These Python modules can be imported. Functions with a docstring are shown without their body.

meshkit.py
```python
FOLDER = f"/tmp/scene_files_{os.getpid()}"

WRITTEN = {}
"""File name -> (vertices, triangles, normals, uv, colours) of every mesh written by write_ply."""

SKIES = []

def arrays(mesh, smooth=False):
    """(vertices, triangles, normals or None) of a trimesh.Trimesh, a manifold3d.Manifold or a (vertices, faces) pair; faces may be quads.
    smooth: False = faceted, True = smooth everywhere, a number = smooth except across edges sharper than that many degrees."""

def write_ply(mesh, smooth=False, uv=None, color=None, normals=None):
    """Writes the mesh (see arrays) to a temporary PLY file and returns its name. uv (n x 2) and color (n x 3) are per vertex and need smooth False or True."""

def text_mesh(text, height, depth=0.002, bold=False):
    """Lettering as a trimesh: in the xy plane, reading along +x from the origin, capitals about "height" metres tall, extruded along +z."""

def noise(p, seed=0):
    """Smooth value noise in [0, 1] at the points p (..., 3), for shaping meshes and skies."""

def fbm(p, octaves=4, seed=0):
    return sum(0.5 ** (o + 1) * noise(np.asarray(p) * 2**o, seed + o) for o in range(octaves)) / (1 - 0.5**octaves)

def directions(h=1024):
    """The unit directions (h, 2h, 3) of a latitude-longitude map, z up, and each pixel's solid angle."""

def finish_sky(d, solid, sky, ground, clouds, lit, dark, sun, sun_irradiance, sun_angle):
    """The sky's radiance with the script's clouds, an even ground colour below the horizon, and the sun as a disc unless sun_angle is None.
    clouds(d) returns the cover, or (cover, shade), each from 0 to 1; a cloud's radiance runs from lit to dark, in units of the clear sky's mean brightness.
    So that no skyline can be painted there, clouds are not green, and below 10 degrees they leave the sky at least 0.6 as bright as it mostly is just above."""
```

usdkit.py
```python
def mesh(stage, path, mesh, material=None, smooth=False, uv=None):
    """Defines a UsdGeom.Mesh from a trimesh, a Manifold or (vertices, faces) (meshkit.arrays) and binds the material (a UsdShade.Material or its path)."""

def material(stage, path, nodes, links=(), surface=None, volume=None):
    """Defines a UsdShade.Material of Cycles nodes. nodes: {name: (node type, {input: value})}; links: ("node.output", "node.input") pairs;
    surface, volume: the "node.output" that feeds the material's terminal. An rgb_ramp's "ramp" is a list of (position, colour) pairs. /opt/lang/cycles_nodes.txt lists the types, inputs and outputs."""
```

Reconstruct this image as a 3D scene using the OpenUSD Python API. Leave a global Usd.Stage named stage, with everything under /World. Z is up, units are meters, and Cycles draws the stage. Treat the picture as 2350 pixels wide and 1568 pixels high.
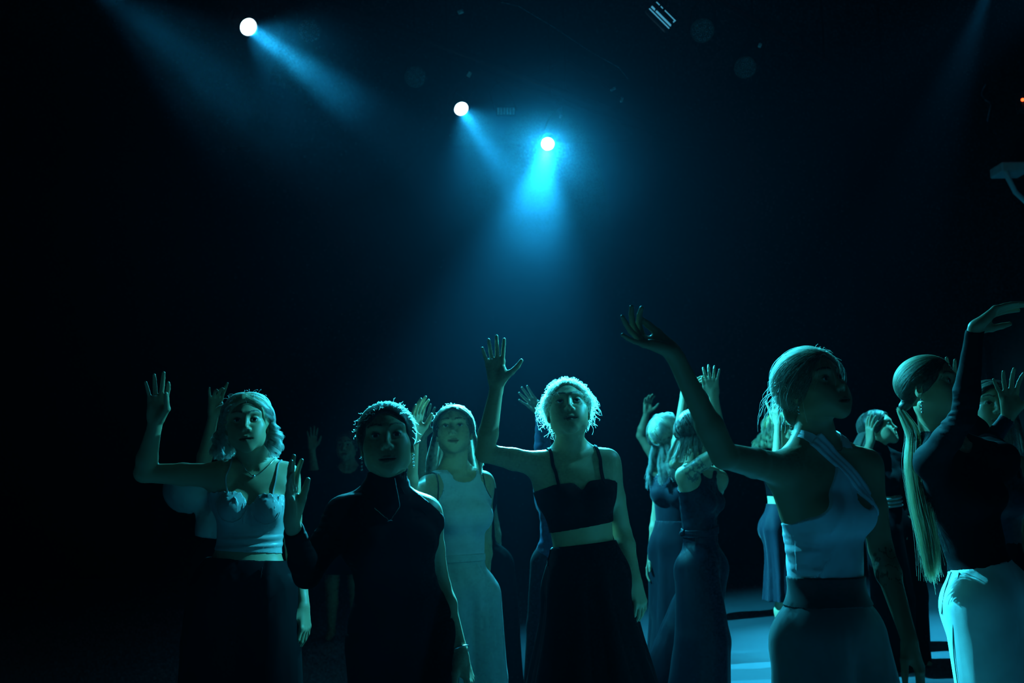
import math, numpy as np, trimesh, usdkit, meshkit, manifold3d
from pxr import Usd, UsdGeom, UsdLux, UsdShade, Gf, Sdf, Vt
from scipy.spatial import cKDTree

stage = Usd.Stage.CreateInMemory()
UsdGeom.Xform.Define(stage, '/World')
# ---------------------------------------------------------------- camera, lamps, exposure
FPX, HC, PITCH, ROLL = 2285.0, 1.31, math.radians(7.0), math.radians(1.2)
cp, sp = math.cos(PITCH), math.sin(PITCH)
FW = np.array([0, cp, sp]); R0 = np.array([1.0, 0, 0]); U0 = np.array([0, -sp, cp])
RT = R0 * math.cos(ROLL) - U0 * math.sin(ROLL); UP = U0 * math.cos(ROLL) + R0 * math.sin(ROLL)
CAM = np.array([0, 0, HC])
def at(px, py, d):
    """the point seen at a pixel of the photograph, d metres into the hall"""
    v = FW + RT * (px - 1175) / FPX - UP * (py - 784) / FPX
    return CAM + v * (d / v[1])
cam = UsdGeom.Camera.Define(stage, '/World/camera')
_m = np.eye(4); _m[0, :3] = RT; _m[1, :3] = UP; _m[2, :3] = -FW; _m[3, :3] = CAM
cam.AddTransformOp().Set(Gf.Matrix4d(_m.tolist()))
cam.CreateFocalLengthAttr(35.0); cam.CreateHorizontalApertureAttr(36.0); cam.CreateVerticalApertureAttr(24.0)
cam.CreateFStopAttr(3.5); cam.CreateFocusDistanceAttr(3.6)
cam.CreateExposureAttr(0.0)
HAZE_DENSITY, HAZE_G = 0.0007, 0.72
SMOKE = [((.25, 8.7, 3.9), (2.3, 3.4, 2.4), .0060), ((-1.5, 6.1, 3.9), (1.15, 1.4, .95), .0075)]      # smoke that hangs under the lamps: middle, radii, density
BEAM, FILL = (0.03, 0.60, 0.86), (0.004, 0.58, 0.86)          # the lamps' blue-green filter
L_LEFT, L_MID, L_BACK = at(569, 61, 6.6), at(1058, 249, 8.2), at(1257, 330, 9.0)
L_FARLEFT, L_RIGHT, L_RIGHT2 = at(170, -70, 6.2), np.array((3.9, 5.2, 4.5)), np.array((3.85, 7.5, 5.0))
#        where       aim                 power cone softness, and the dimmer wide field round the beam: (power, cone)
LAMPS = [(L_LEFT,    (1.30, 3.25, 1.1),  3300, 6.5, 1.0, (160, 24)),
         (L_MID,     (1.1, 4.3, 0.8),    3600, 6.5, 1.0, (450, 24)),
         (L_BACK,    (-0.10, 3.7, 1.3),  9000, 6.5, 1.0, (700, 28)),
         (L_FARLEFT, (3.0, 7.2, 0.0),    2300, 11, 1.0, (900, 25)),
         (L_RIGHT,   (-0.95, 3.45, 1.1), 1200, 7.5, 1.0, (0, 20)),
         (L_RIGHT2,  (2.0, 6.5, 1.4),    1200, 11, 1.0, (0, 20))]
# added lamps, unseen behind the camera, for a dim fill on the faces
ADDED_FILL = [((-2.4, -2.6, 4.1), (0.1, 4.2, 1.1), 2.6, 15), ((2.6, -2.6, 4.1), (0.5, 3.9, 1.1), 2.4, 11)]

# ---------------------------------------------------------------- small helpers
def mat(name, nodes, links=(), **k):
    return usdkit.material(stage, '/World/Looks/' + name, nodes, links, **k)
def plain(name, color, rough=0.6, **k):
    return mat(name, {'p': ('principled_bsdf', dict(base_color=color, roughness=rough, **k))}, surface='p.BSDF')
_used = {}
def free(parent, name):
    n = _used.get((parent, name), 0); _used[(parent, name)] = n + 1
    return f'{parent}/{name}' + (f'_{n:03d}' if n else '')
def tag(prim, label=None, category=None, group=None, kind=None):
    for k, v in (('label', label), ('category', category), ('group', group), ('kind', kind)):
        if v: prim.SetCustomDataByKey(k, v)
    return prim
def thing(name, loc, label, category, group=None):
    x = UsdGeom.Xform.Define(stage, free('/World', name)); x.AddTranslateOp().Set(Gf.Vec3d(*map(float, loc)))
    tag(x.GetPrim(), label, category, group); x.loc = np.array(loc, float); x.path_ = str(x.GetPath())
    return x
def put(parent, name, v, f, m, normals=None, tint=None, loc=(0, 0, 0)):
    """one Mesh prim under a parent path"""
    path = free(parent, name)
    ms = UsdGeom.Mesh.Define(stage, path); v = np.asarray(v, float) - loc
    ms.CreatePointsAttr(Vt.Vec3fArray.FromNumpy(v.astype(np.float32)))
    ms.CreateFaceVertexCountsAttr(Vt.IntArray.FromNumpy(np.full(len(f), 3, np.int32)))
    ms.CreateFaceVertexIndicesAttr(Vt.IntArray.FromNumpy(np.asarray(f, np.int32).ravel()))
    ms.CreateSubdivisionSchemeAttr('none')
    if normals is not None:
        ms.CreateNormalsAttr(Vt.Vec3fArray.FromNumpy(np.asarray(normals, np.float32))); ms.SetNormalsInterpolation('vertex')
    if tint is not None:
        UsdGeom.PrimvarsAPI(ms).CreatePrimvar('tint', Sdf.ValueTypeNames.Color3fArray, 'vertex').Set(Vt.Vec3fArray.FromNumpy(np.asarray(tint, np.float32)))
    UsdShade.MaterialBindingAPI.Apply(ms.GetPrim()).Bind(m)
    return ms
def put_tm(parent, name, t, m, smooth=40, loc=(0, 0, 0), tint=None):
    v, f, n = meshkit.arrays(t, smooth)
    return put(parent, name, v, f, m, n, tint, loc)
def unit(v):
    v = np.asarray(v, float); return v / (np.linalg.norm(v) + 1e-12)
def tube(pts, r, sides=8, caps=True):
    p = np.asarray(pts, float); n = len(p); r = np.broadcast_to(r, (n,))
    t = np.gradient(p, axis=0); t /= np.linalg.norm(t, axis=1, keepdims=True) + 1e-12
    a = np.zeros_like(p); ref = np.array([0, 0, 1.0]) if abs(t[0, 2]) < .9 else np.array([1.0, 0, 0])
    a[0] = unit(np.cross(t[0], ref))
    for i in range(1, n): a[i] = unit(a[i - 1] - t[i] * (a[i - 1] @ t[i]))
    b = np.cross(t, a); ang = np.arange(sides) * 2 * math.pi / sides
    v = (p[:, None] + r[:, None, None] * (np.cos(ang)[None, :, None] * a[:, None] + np.sin(ang)[None, :, None] * b[:, None])).reshape(-1, 3)
    f = []
    for i in range(n - 1):
        for j in range(sides):
            k = (j + 1) % sides; f += [(i * sides + j, i * sides + k, (i + 1) * sides + k), (i * sides + j, (i + 1) * sides + k, (i + 1) * sides + j)]
    if caps:
        v = np.vstack([v, p[0], p[-1]]); A, B = len(v) - 2, len(v) - 1
        for j in range(sides):
            k = (j + 1) % sides; f += [(A, k, j), (B, (n - 1) * sides + j, (n - 1) * sides + k)]
    return trimesh.Trimesh(v, np.array(f), process=False)
def box(a, b):
    a, b = np.array(a, float), np.array(b, float); t = trimesh.creation.box(b - a); t.apply_translation((a + b) / 2); return t
def rbox(size, r=.006):
    """a box with chamfered edges"""
    s = np.array(size) / 2; pts = []
    for sx in (-1, 1):
        for sy in (-1, 1):
            for sz in (-1, 1):
                for k in range(3):
                    q = s - r; q[k] = s[k]; pts.append(q * (sx, sy, sz))
    return trimesh.Trimesh(np.array(pts)).convex_hull
def lathe(profile, n=28):
    return trimesh.creation.revolve(np.array(profile, float), sections=n)
def turned(t, z, o):
    """moves a mesh so that its local +z runs along z and its origin sits at o"""
    z = unit(z); x = np.cross([0, 0, 1.0], z); x = unit(x) if np.linalg.norm(x) > 1e-3 else np.array([1.0, 0, 0]); y = np.cross(z, x)
    m = np.eye(4); m[:3, 0], m[:3, 1], m[:3, 2], m[:3, 3] = x, y, z, o
    t = t.copy(); t.apply_transform(m); return t
cat = trimesh.util.concatenate

# ---------------------------------------------------------------- signed distance modelling
class Prim:
    __slots__ = ('f', 'lo', 'hi', 'k', 'op', 'tag')
def cap(a, b, ra, rb, k=.02, tag='', flat=None, op=1):
    """tapered capsule; flat = (axis, ratio) squashes it along an axis"""
    a, b = np.asarray(a, float), np.asarray(b, float); p = Prim(); p.k, p.op, p.tag = k, op, tag
    r = max(ra, rb); p.lo, p.hi = np.minimum(a, b) - r, np.maximum(a, b) + r
    ba = b - a; L = float(ba @ ba) + 1e-12
    if flat is not None: ax, q = unit(flat[0]), 1 / flat[1] - 1
    def f(x, y, z):
        x, y, z = x - a[0], y - a[1], z - a[2]
        t = np.clip((x * ba[0] + y * ba[1] + z * ba[2]) / L, 0, 1)
        x, y, z = x - t * ba[0], y - t * ba[1], z - t * ba[2]
        d2 = x * x + y * y + z * z
        if flat is not None:
            s = x * ax[0] + y * ax[1] + z * ax[2]; d2 = d2 + s * s * ((q + 1) ** 2 - 1)
        return np.sqrt(d2) - (ra + (rb - ra) * t)
    p.f = f
    return p
def ell(c, rad, R, k=.02, tag='', op=1):
    """ellipsoid with radii along the rows of R"""
    c, R, rad = np.asarray(c, float), np.asarray(R, float), np.asarray(rad, float); p = Prim(); p.k, p.op, p.tag = k, op, tag
    e = np.sqrt(((R * rad[:, None]) ** 2).sum(0)); p.lo, p.hi = c - e, c + e
    def f(x, y, z):
        x, y, z = x - c[0], y - c[1], z - c[2]; a = b = 0
        for i in range(3):
            s = x * R[i, 0] + y * R[i, 1] + z * R[i, 2]
            a = a + (s / rad[i]) ** 2; b = b + (s / rad[i] ** 2) ** 2
        a = np.sqrt(a); return a * (a - 1) / np.maximum(np.sqrt(b), 1e-6)
    p.f = f
    return p
BAND = .045
def field(prims, X, Y, Z):
    D = np.full((len(X), len(Y), len(Z)), BAND, np.float32)
    for p in prims:
        m = BAND + (p.k if p.op > 0 else 0) if p.op > 0 else p.k + .004
        sl = []
        for A, lo, hi in ((X, p.lo[0], p.hi[0]), (Y, p.lo[1], p.hi[1]), (Z, p.lo[2], p.hi[2])):
            sl.append(slice(*np.searchsorted(A, (lo - m, hi + m))))
        if any(s.stop <= s.start for s in sl): continue
        sl = tuple(sl); S = D[sl]
        d = p.f(X[sl[0], None, None], Y[None, sl[1], None], Z[None, None, sl[2]]).astype(np.float32)
        k = p.k
        if p.op > 0:
            h = np.maximum(k - np.abs(S - d), 0) / k; D[sl] = np.minimum(S, d) - h * h * (k / 4)
        else:
            h = np.maximum(k - np.abs(S + d), 0) / k; D[sl] = np.maximum(S, -d) + h * h * (k / 4)
    return D
_C = np.array([(i, j, k) for i in (0, 1) for j in (0, 1) for k in (0, 1)])
_E = [(a, b) for a in range(8) for b in range(a + 1, 8) if abs(_C[a] - _C[b]).sum() == 1]
def nets(D, X, Y, Z):
    """surface nets: vertices, triangles, normals of the zero surface"""
    s = D < 0; s[0] = s[-1] = False; s[:, 0] = s[:, -1] = False; s[:, :, 0] = s[:, :, -1] = False
    A = s[:-1] | s[1:]; A = A[:, :-1] | A[:, 1:]; A = A[:, :, :-1] | A[:, :, 1:]
    B = s[:-1] & s[1:]; B = B[:, :-1] & B[:, 1:]; B = B[:, :, :-1] & B[:, :, 1:]
    act = A & ~B; idx = np.argwhere(act)
    vid = np.full(act.shape, -1, np.int32); vid[act] = np.arange(len(idx))
    val = np.stack([D[idx[:, 0] + c[0], idx[:, 1] + c[1], idx[:, 2] + c[2]] for c in _C], 1)
    ins = np.stack([s[idx[:, 0] + c[0], idx[:, 1] + c[1], idx[:, 2] + c[2]] for c in _C], 1)
    val = np.where(ins, np.minimum(val, -1e-6), np.maximum(val, 1e-6))
    acc, cnt = np.zeros((len(idx), 3)), np.zeros(len(idx))
    for a, b in _E:
        x = ins[:, a] != ins[:, b]; t = val[:, a] / np.where(x, val[:, a] - val[:, b], 1)
        acc += np.where(x[:, None], _C[a] + t[:, None] * (_C[b] - _C[a]), 0); cnt += x
    u = acc / cnt[:, None]; P = []; G = []
    for ax, W in enumerate((X, Y, Z)):
        i = idx[:, ax]; w = W[i + 1] - W[i]; P.append(W[i] + u[:, ax] * w)
        hi = _C[:, ax] == 1; G.append((val[:, hi].mean(1) - val[:, ~hi].mean(1)) / w)
    V = np.stack(P, 1); N = np.stack(G, 1); N /= np.linalg.norm(N, axis=1, keepdims=True) + 1e-9
    F = []
    for ax in range(3):
        a = [slice(1, -1)] * 3; b = [slice(1, -1)] * 3; a[ax] = slice(0, -1); b[ax] = slice(1, None)
        s0, s1 = s[tuple(a)], s[tuple(b)]
        e = np.argwhere(s0 != s1)
        if not len(e): continue
        fl = s0[e[:, 0], e[:, 1], e[:, 2]]
        o = np.ones(3, int); o[ax] = 0; e = e + o
        p, q = [(1, 2), (2, 0), (0, 1)][ax]; up, uq = np.eye(3, dtype=int)[p], np.eye(3, dtype=int)[q]
        g = lambda c: vid[c[:, 0], c[:, 1], c[:, 2]]
        c0, c1, c2, c3 = g(e - up - uq), g(e - uq), g(e), g(e - up)
        quad = np.where(fl[:, None], np.stack([c0, c1, c2, c3], 1), np.stack([c0, c3, c2, c1], 1))
        F += [quad[:, [0, 1, 2]], quad[:, [0, 2, 3]]]
    F = np.vstack(F); F = F[(F >= 0).all(1)]
    return V, F, N
def thin(V, F, N, tol):
    """fewer triangles where the surface is flat"""
    m = manifold3d.Manifold(manifold3d.Mesh(V.astype(np.float32), F.astype(np.uint32)))
    if m.status() != manifold3d.Error.NoError or m.num_tri() < 100: return V, F, N
    q = m.simplify(tol).to_mesh(); v = np.array(q.vert_properties[:, :3], float); f = np.array(q.tri_verts, int)
    return v, f, N[cKDTree(V).query(v)[1]]
def axis(lo, hi, fine, vf, vc):
    """grid lines, finer inside the given intervals"""
    iv = []
    for a, b in sorted(fine):
        if iv and a <= iv[-1][1] + vc: iv[-1][1] = max(iv[-1][1], b)
        else: iv.append([a, b])
    out, x = [], lo
    for a, b in iv:
        a = max(a, lo); n = max(1, int(math.ceil((a - x) / vc))) if a > x else 0
        if n: out += list(np.linspace(x, a, n + 1)[:-1])
        n = max(1, int(math.ceil((b - a) / vf))); out += list(np.linspace(a, b, n + 1)[:-1]); x = b
    if x < hi: out += list(np.linspace(x, hi, max(2, int(math.ceil((hi - x) / vc)) + 1)))
    else: out.append(x)
    return np.array(out, np.float32)
def bounds(prims):
    q = [p for p in prims if p.op > 0]
    return np.min([p.lo for p in q], 0), np.max([p.hi for p in q], 0)
class Frame:
    def __init__(s, o, lat, fwd, up): s.o, s.lat, s.fwd, s.up = (np.asarray(x, float) for x in (o, lat, fwd, up)); s.R = np.array([s.lat, s.fwd, s.up])
    def p(s, l, f, u): return s.o + s.lat * l + s.fwd * f + s.up * u
    def loc(s, x, y, z):
        x, y, z = x - s.o[0], y - s.o[1], z - s.o[2]
        return [x * r[0] + y * r[1] + z * r[2] for r in s.R]
    def locv(s, v): return (np.asarray(v) - s.o) @ s.R.T

# ---------------------------------------------------------------- people
def hand_prims(W, d, n, right, s=1.0, curl=(12, 18, 12), spread=1.0, thumb=(38, 18), fold=.25, curls=None, tag='hand', tcurl=0.):
    """palm, four fingers and a thumb from the wrist W; d runs to the knuckles, n is where the palm faces"""
    d = unit(d); n = unit(n - d * (n @ d)); t = np.cross(d, n) if right else np.cross(n, d); P = []
    flat = (n, .78)
    kn = [(.026, .086), (.0075, .090), (-.0115, .085), (-.029, .076)]
    ph = [(.041, .024, .019), (.045, .028, .020), (.041, .026, .020), (.031, .019, .018)]
    sp = [7, 1, -6, -14]; rr = [(.0088, .0080, .0073, .0062), (.0089, .0082, .0074, .0063), (.0085, .0078, .0070, .006), (.0075, .0068, .0062, .0054)]
    kp = []
    for i in range(4):
        b = W + (d * .012 + t * kn[i][0] * .42) * s; e = W + (d * kn[i][1] + t * kn[i][0] - n * .002) * s; kp.append(e)
        P.append(cap(b, e, .0145 * s, .0108 * s, .016 * s, tag, flat))
    P.append(ell(W + (d * .038 + t * .021 + n * .009) * s, np.array([.03, .015, .013]) * s, [unit(d + .35 * t), unit(t - .35 * d), n], .014 * s, tag))
    P.append(ell(W + (d * .036 - t * .021 + n * .007) * s, np.array([.032, .012, .012]) * s, [d, t, n], .014 * s, tag))
    for i in range(4):
        c = curl if curls is None else curls[i]
        a = math.radians(sp[i] * spread); base = d * math.cos(a) + t * math.sin(a); p = kp[i]; ang = 0
        for j in range(3):
            ang += math.radians(c[j]); q = p + (base * math.cos(ang) + n * math.sin(ang)) * ph[i][j] * s
            P.append(cap(p, q, rr[i][j] * s, rr[i][j + 1] * s, .007 * s if j == 0 else .002, tag)); p = q
    a1, a2 = (math.radians(x) for x in thumb)
    b = W + (d * .014 + t * .017 + n * .008) * s; m1 = unit(d * math.cos(a1) + t * math.sin(a1) + n * fold)
    c = b + m1 * .047 * s; P.append(cap(b, c, .0135 * s, .0115 * s, .014 * s, tag))
    m2 = unit(d * math.cos(a2) + t * math.sin(a2) + n * fold); e = c + m2 * .033 * s; P.append(cap(c, e, .0112 * s, .0095 * s, .005, tag))
    m3 = unit(m2 + t * -.25 * math.sin(a2) + d * .1 + n * tcurl); P.append(cap(e, e + m3 * .026 * s, .0097 * s, .0072 * s, .003, tag))
    return P
def head_prims(H, s):
    """skull, face and ears in the head frame (l = own left, f = forward, u = up); crown at .115, chin at -.112"""
    P = []; q = lambda l, f, u: H.p(l * s, f * s, u * s); R = H.R
    E = lambda l, f, u, rl, rf, ru, k, op=1: P.append(ell(q(l, f, u), np.array([rl, rf, ru]) * s, R, k * s, 'head', op))
    K = lambda a, b, ra, rb, k, op=1: P.append(cap(q(*a), q(*b), ra * s, rb * s, k * s, 'head', None, op))
    E(0, -.012, .033, .0755, .097, .082, .02)
    E(0, .018, -.006, .0610, .068, .094, .03)
    for m in (-1, 1):
        K((m * .047, -.002, -.050), (m * .011, .066, -.094), .0165, .0150, .03)
        E(m * .043, .055, -.018, .024, .022, .021, .026)
        K((m * .014, .080, .030), (m * .047, .064, .034), .009, .008, .02)
        E(m * .030, .074, -.055, .02, .018, .03, .03)
        E(m * .044, .036, -.050, .018, .030, .030, .03)
    E(0, .076, -.094, .017, .0155, .015, .022)
    E(0, .074, -.064, .030, .018, .028, .022)
    for m in (-1, 1): E(m * .031, .095, .010, .020, .017, .0135, .016, -1)
    K((0, .079, .022), (0, .1035, -.024), .0066, .0086, .014)
    E(0, .1025, -.027, .0090, .0098, .0082, .008)
    for m in (-1, 1):
        E(m * .0112, .0925, -.032, .0066, .0098, .0074, .007)
        E(m * .0058, .0995, -.0385, .0036, .0056, .0045, .003, -1)
        E(m * .0315, .0705, .008, .0158, .0152, .0152, .005)
        E(m * .0315, .0885, .0060, .0138, .0128, .0048, .002, -1)
    K((-.023, .0795, -.0655), (-.005, .0915, -.0612), .0042, .0064, .006); K((.023, .0795, -.0655), (.005, .0915, -.0612), .0042, .0064, .006)
    K((-.019, .081, -.0712), (0, .0895, -.0748), .0052, .0078, .006); K((.019, .081, -.0712), (0, .0895, -.0748), .0052, .0078, .006)
    E(0, .0975, -.0680, .024, .014, .0018, .003, -1)
    for m in (-1, 1):
        Re = np.array([unit(H.lat * m + H.fwd * -.45), unit(H.fwd + H.lat * m * .45), unit(H.up - H.fwd * .2)])
        P.append(ell(q(m * .0755, -.014, -.004), np.array([.0085, .019, .031]) * s, Re, .006 * s, 'head'))
        P.append(ell(q(m * .084, -.006, -.002), np.array([.007, .0115, .021]) * s, Re, .004 * s, 'head', -1))
    return P
SKINS = {}
class Person:
    def __init__(self, label, d, b=1.0, hs=1.0, skin=(.40, .27, .16), vf=.0026, vc=.007, **j):
        self.b, self.hs, self.skin, self.vf, self.vc, self.j, self.d = b, hs, np.array(skin), vf, vc, j, d
        g = lambda n: at(j[n][0], j[n][1], d + (j[n][2] if len(j[n]) > 2 else 0))
        self.P, self.N = g('pelvis'), g('neck'); self.SR, self.SL = g('SR'), g('SL')
        self.Hc = g('head')
        f = unit(j.get('face', (0, -1, .1))); r = math.radians(j.get('roll', 0))
        lat = unit(np.cross([0, 0, 1.0], f)); up = np.cross(f, lat)      # lat points to the person's own left
        lat, up = lat * math.cos(r) + up * math.sin(r), up * math.cos(r) - lat * math.sin(r)
        self.H = Frame(self.Hc, lat, f, up)
        up = unit(self.N - self.P); lat = self.SL - self.SR
        if 'lat' in j: lat = np.array(j['lat'], float)
        lat = unit(lat - up * (lat @ up)); self.L = np.linalg.norm(self.N - self.P)
        self.C = Frame(self.P + (self.N - self.P) * .62, lat, np.cross(lat, up), up)
        self.root = thing('person', (self.P[0], self.P[1], 0), label, 'person')
        self.path = str(self.root.GetPath())
        self.prims = []; self.hands = []
        self.torso(); self.legs(); self.arm('R', self.SR, True); self.arm('L', self.SL, False)
        if not j.get('nohead'): self.prims += head_prims(self.H, hs)
    def torso(self):
        C, P, N, b, L = self.C, self.P, self.N, self.b, self.L; A = self.prims.append; R = C.R; t = 'torso'; k = L / .5
        q = C.p
        A(ell(q(0, -.005, .0), np.array([.130 * b, .096 * b, .185 * k]), R, .03, t))
        A(cap(q(-.085 * b, -.004, .088 * k), q(.085 * b, -.004, .088 * k), .074 * b, .074 * b, .05, t, (C.fwd, .92)))
        A(ell(q(0, -.004, -.155 * k), np.array([.112 * b, .083 * b, .12 * k]), R, .05, t))
        pf = Frame(P, C.lat, np.cross(C.lat, [0, 0, 1.0]), (0, 0, 1.0)); self.pf = pf
        A(ell(P + C.up * .025, np.array([.155 * b, .108 * b, .115]), R, .05, t))
        for m in (-1, 1): A(ell(q(m * .068 * b, -.055, -.31 * k - .03), np.array([.082, .075, .09]) * b, R, .04, t))
        bu = self.j.get('bust', 1.0)
        for m in (-1, 1): A(ell(q(m * .066 * b, .068 * b, .002), np.array([.056, .056, .058]) * b * bu, R, .035, t))
        self.bridge = [ell(q(0, .062 * b, .0), np.array([.075, .040, .045]) * b * bu, R, .045, 'bridge')]
        hb = self.Hc - self.H.up * .055 * self.hs - self.H.fwd * .022 * self.hs
        A(cap(N - C.up * .035 - C.fwd * .012, hb, .0495 * b, .0455 * b, .03, 'neck'))
        # the two cords of the throat
        for m in (-1, 1):
            A(cap(N + C.fwd * .036 + C.lat * m * .012 - C.up * .012, self.Hc - self.H.up * .055 * self.hs - self.H.fwd * .02 + self.H.lat * m * .05 * self.hs, .010, .012, .016, 'neck'))
            S = self.SL if m > 0 else self.SR
            A(cap(N * .55 + hb * .45 - C.fwd * .022 + C.lat * m * .02, N * .42 + S * .58 - C.fwd * .012 + C.up * .012, .032 * b, .030 * b, .035, 'shoulder'))
            A(cap(N + C.lat * m * .05 - C.up * .035 - C.fwd * .004, S, .046 * b, .048 * b, .035, 'shoulder'))
            A(cap(N + C.fwd * .043 + C.lat * m * .018 - C.up * .016, N * .25 + S * .75 + C.fwd * .026 + C.up * .030, .008, .008, .014, 'shoulder'))
            A(cap(q(m * .10 * b, -.01, .02), S - C.up * .045, .045 * b, .03 * b, .04, 'shoulder'))
    def legs(self):
        C, P, b = self.C, self.P, self.b; A = self.prims.append; j = self.j; lat = unit(C.lat * (1, 1, 0)); fw = unit(np.cross(lat, [0, 0, 1.0]))
        for m, n in ((1, 'FL'), (-1, 'FR')):
            h = P + C.lat * m * .082 * b - C.up * .035
            if n in j: a = np.array(at(*j[n][:2], self.d + j[n][2]))
            else: a = np.array([P[0], P[1], 0]) + lat * m * j.get('stance', .10) + fw * .0
            a = a * 1.0; a[2] = j.get('heel', .0) * (m > 0) + .075
            kn = h * .48 + a * .52 + fw * .035
            A(cap(h, kn, .086 * b, .055 * b, .03, 'leg')); A(cap(kn, kn * .6 + a * .4 - fw * .012, .05 * b, .05 * b, .02, 'leg')); A(cap(kn * .6 + a * .4 - fw * .012, a, .05 * b, .031 * b, .02, 'leg'))
            A(cap(a - fw * .018 - (0, 0, .028), a + fw * .10 - (0, 0, .045), .033, .028, .02, 'foot')); A(cap(a + fw * .10 - (0, 0, .047), a + fw * .155 - (0, 0, .054), .027, .019, .02, 'foot', ((0, 0, 1.), .8)))
            setattr(self, 'K' + n[1], kn); setattr(self, 'A' + n[1], a); setattr(self, 'Hj' + n[1], h)
    def arm(self, s, S, right):
        j, b = self.j, self.b; A = self.prims.append; C = self.C; m = -1 if right else 1
        if 'E' + s in j:
            E, W = (at(j[k + s][0], j[k + s][1], self.d + (j[k + s][2] if len(j[k + s]) > 2 else 0)) for k in 'EW')
        else:
            E = S + C.lat * m * .05 * b - C.up * .27 * b - C.fwd * .02; W = E + C.lat * m * .02 - C.up * .23 * b + C.fwd * .05
        t = 'arm' + s; M = S * .5 + E * .5; F = E * .72 + W * .28
        hd = j.get('hand' + s, {}); d = unit(hd.get('d', unit(W - E))); n = np.array(hd.get('n', -C.lat * m), float)
        A(cap(S, M, .047 * b, .041 * b, .03, t)); A(cap(M, E, .041 * b, .034 * b, .012, t))
        A(cap(E, F, .0345 * b, .0375 * b, .012, t)); A(cap(F, W, .0375 * b, .0235 * b, .012, t, (unit(n - unit(W - E) * (n @ unit(W - E))), .88)))
        A(cap(W - unit(W - E) * .02, W + d * .012, .0225 * b, .0225 * b, .012, t, (unit(n - d * (n @ d)), .8)))
        hp = hand_prims(W, d, n, right, hd.get('s', 1.0) * b, **{k: v for k, v in hd.items() if k not in 'dns'})
        self.prims += hp; self.hands.append(bounds(hp)); setattr(self, 'E' + s, E); setattr(self, 'W' + s, W)
    def build(self, paint=None):
        lo, hi = bounds(self.prims); lo, hi = lo - .02, hi + .02
        boxes = [(a - .006, c + .006) for a, c in self.hands] + [(self.Hc - .125 * self.hs, self.Hc + .13 * self.hs)]
        X, Y, Z = (axis(lo[i], hi[i], [(a[i], c[i]) for a, c in boxes], self.vf, self.vc) for i in range(3))
        D = field(self.prims, X, Y, Z); V, F, N = nets(D, X, Y, Z); del D
        self.V, self.F, self.Nm = V, F, N; self.tree = cKDTree(V)
        T = np.tile(self.skin, (len(V), 1)); h = self.H.locv(V) / self.hs; l, f, u = np.abs(h[:, 0]), h[:, 1], h[:, 2]
        near = (np.abs(h) < .15).all(1) & (f > .04)
        lip = near & ((l / .0265) ** 2 + ((u + .0685) / (.0104 - l * .15)) ** 2 < 1) & (f > .07); T[lip] = self.skin * (.62, .42, .42)
        br = near & (np.abs(u - (.0345 + .006 * np.sin((l - .012) / .035 * 2.2) - .25 * np.maximum(l - .045, 0))) < .0031 - .03 * np.maximum(l - .03, 0)) & (l > .011) & (l < .054); T[br] = self.j.get('brow', (.06, .045, .035))
        lash = near & (((l - .0315) / .0168) ** 2 + ((u - .0068) / .0088) ** 2 < 1) & (u > .0095); T[lash] = (.05, .04, .035)
        if paint: paint(self, V, T)
        v, f, n = thin(V, F, N, .00004 if paint else .00018 if self.vf < .003 else .0003)
        put(self.path, 'body', v, f, SKIN, n, T[self.tree.query(v)[1]], self.root.loc)
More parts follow.
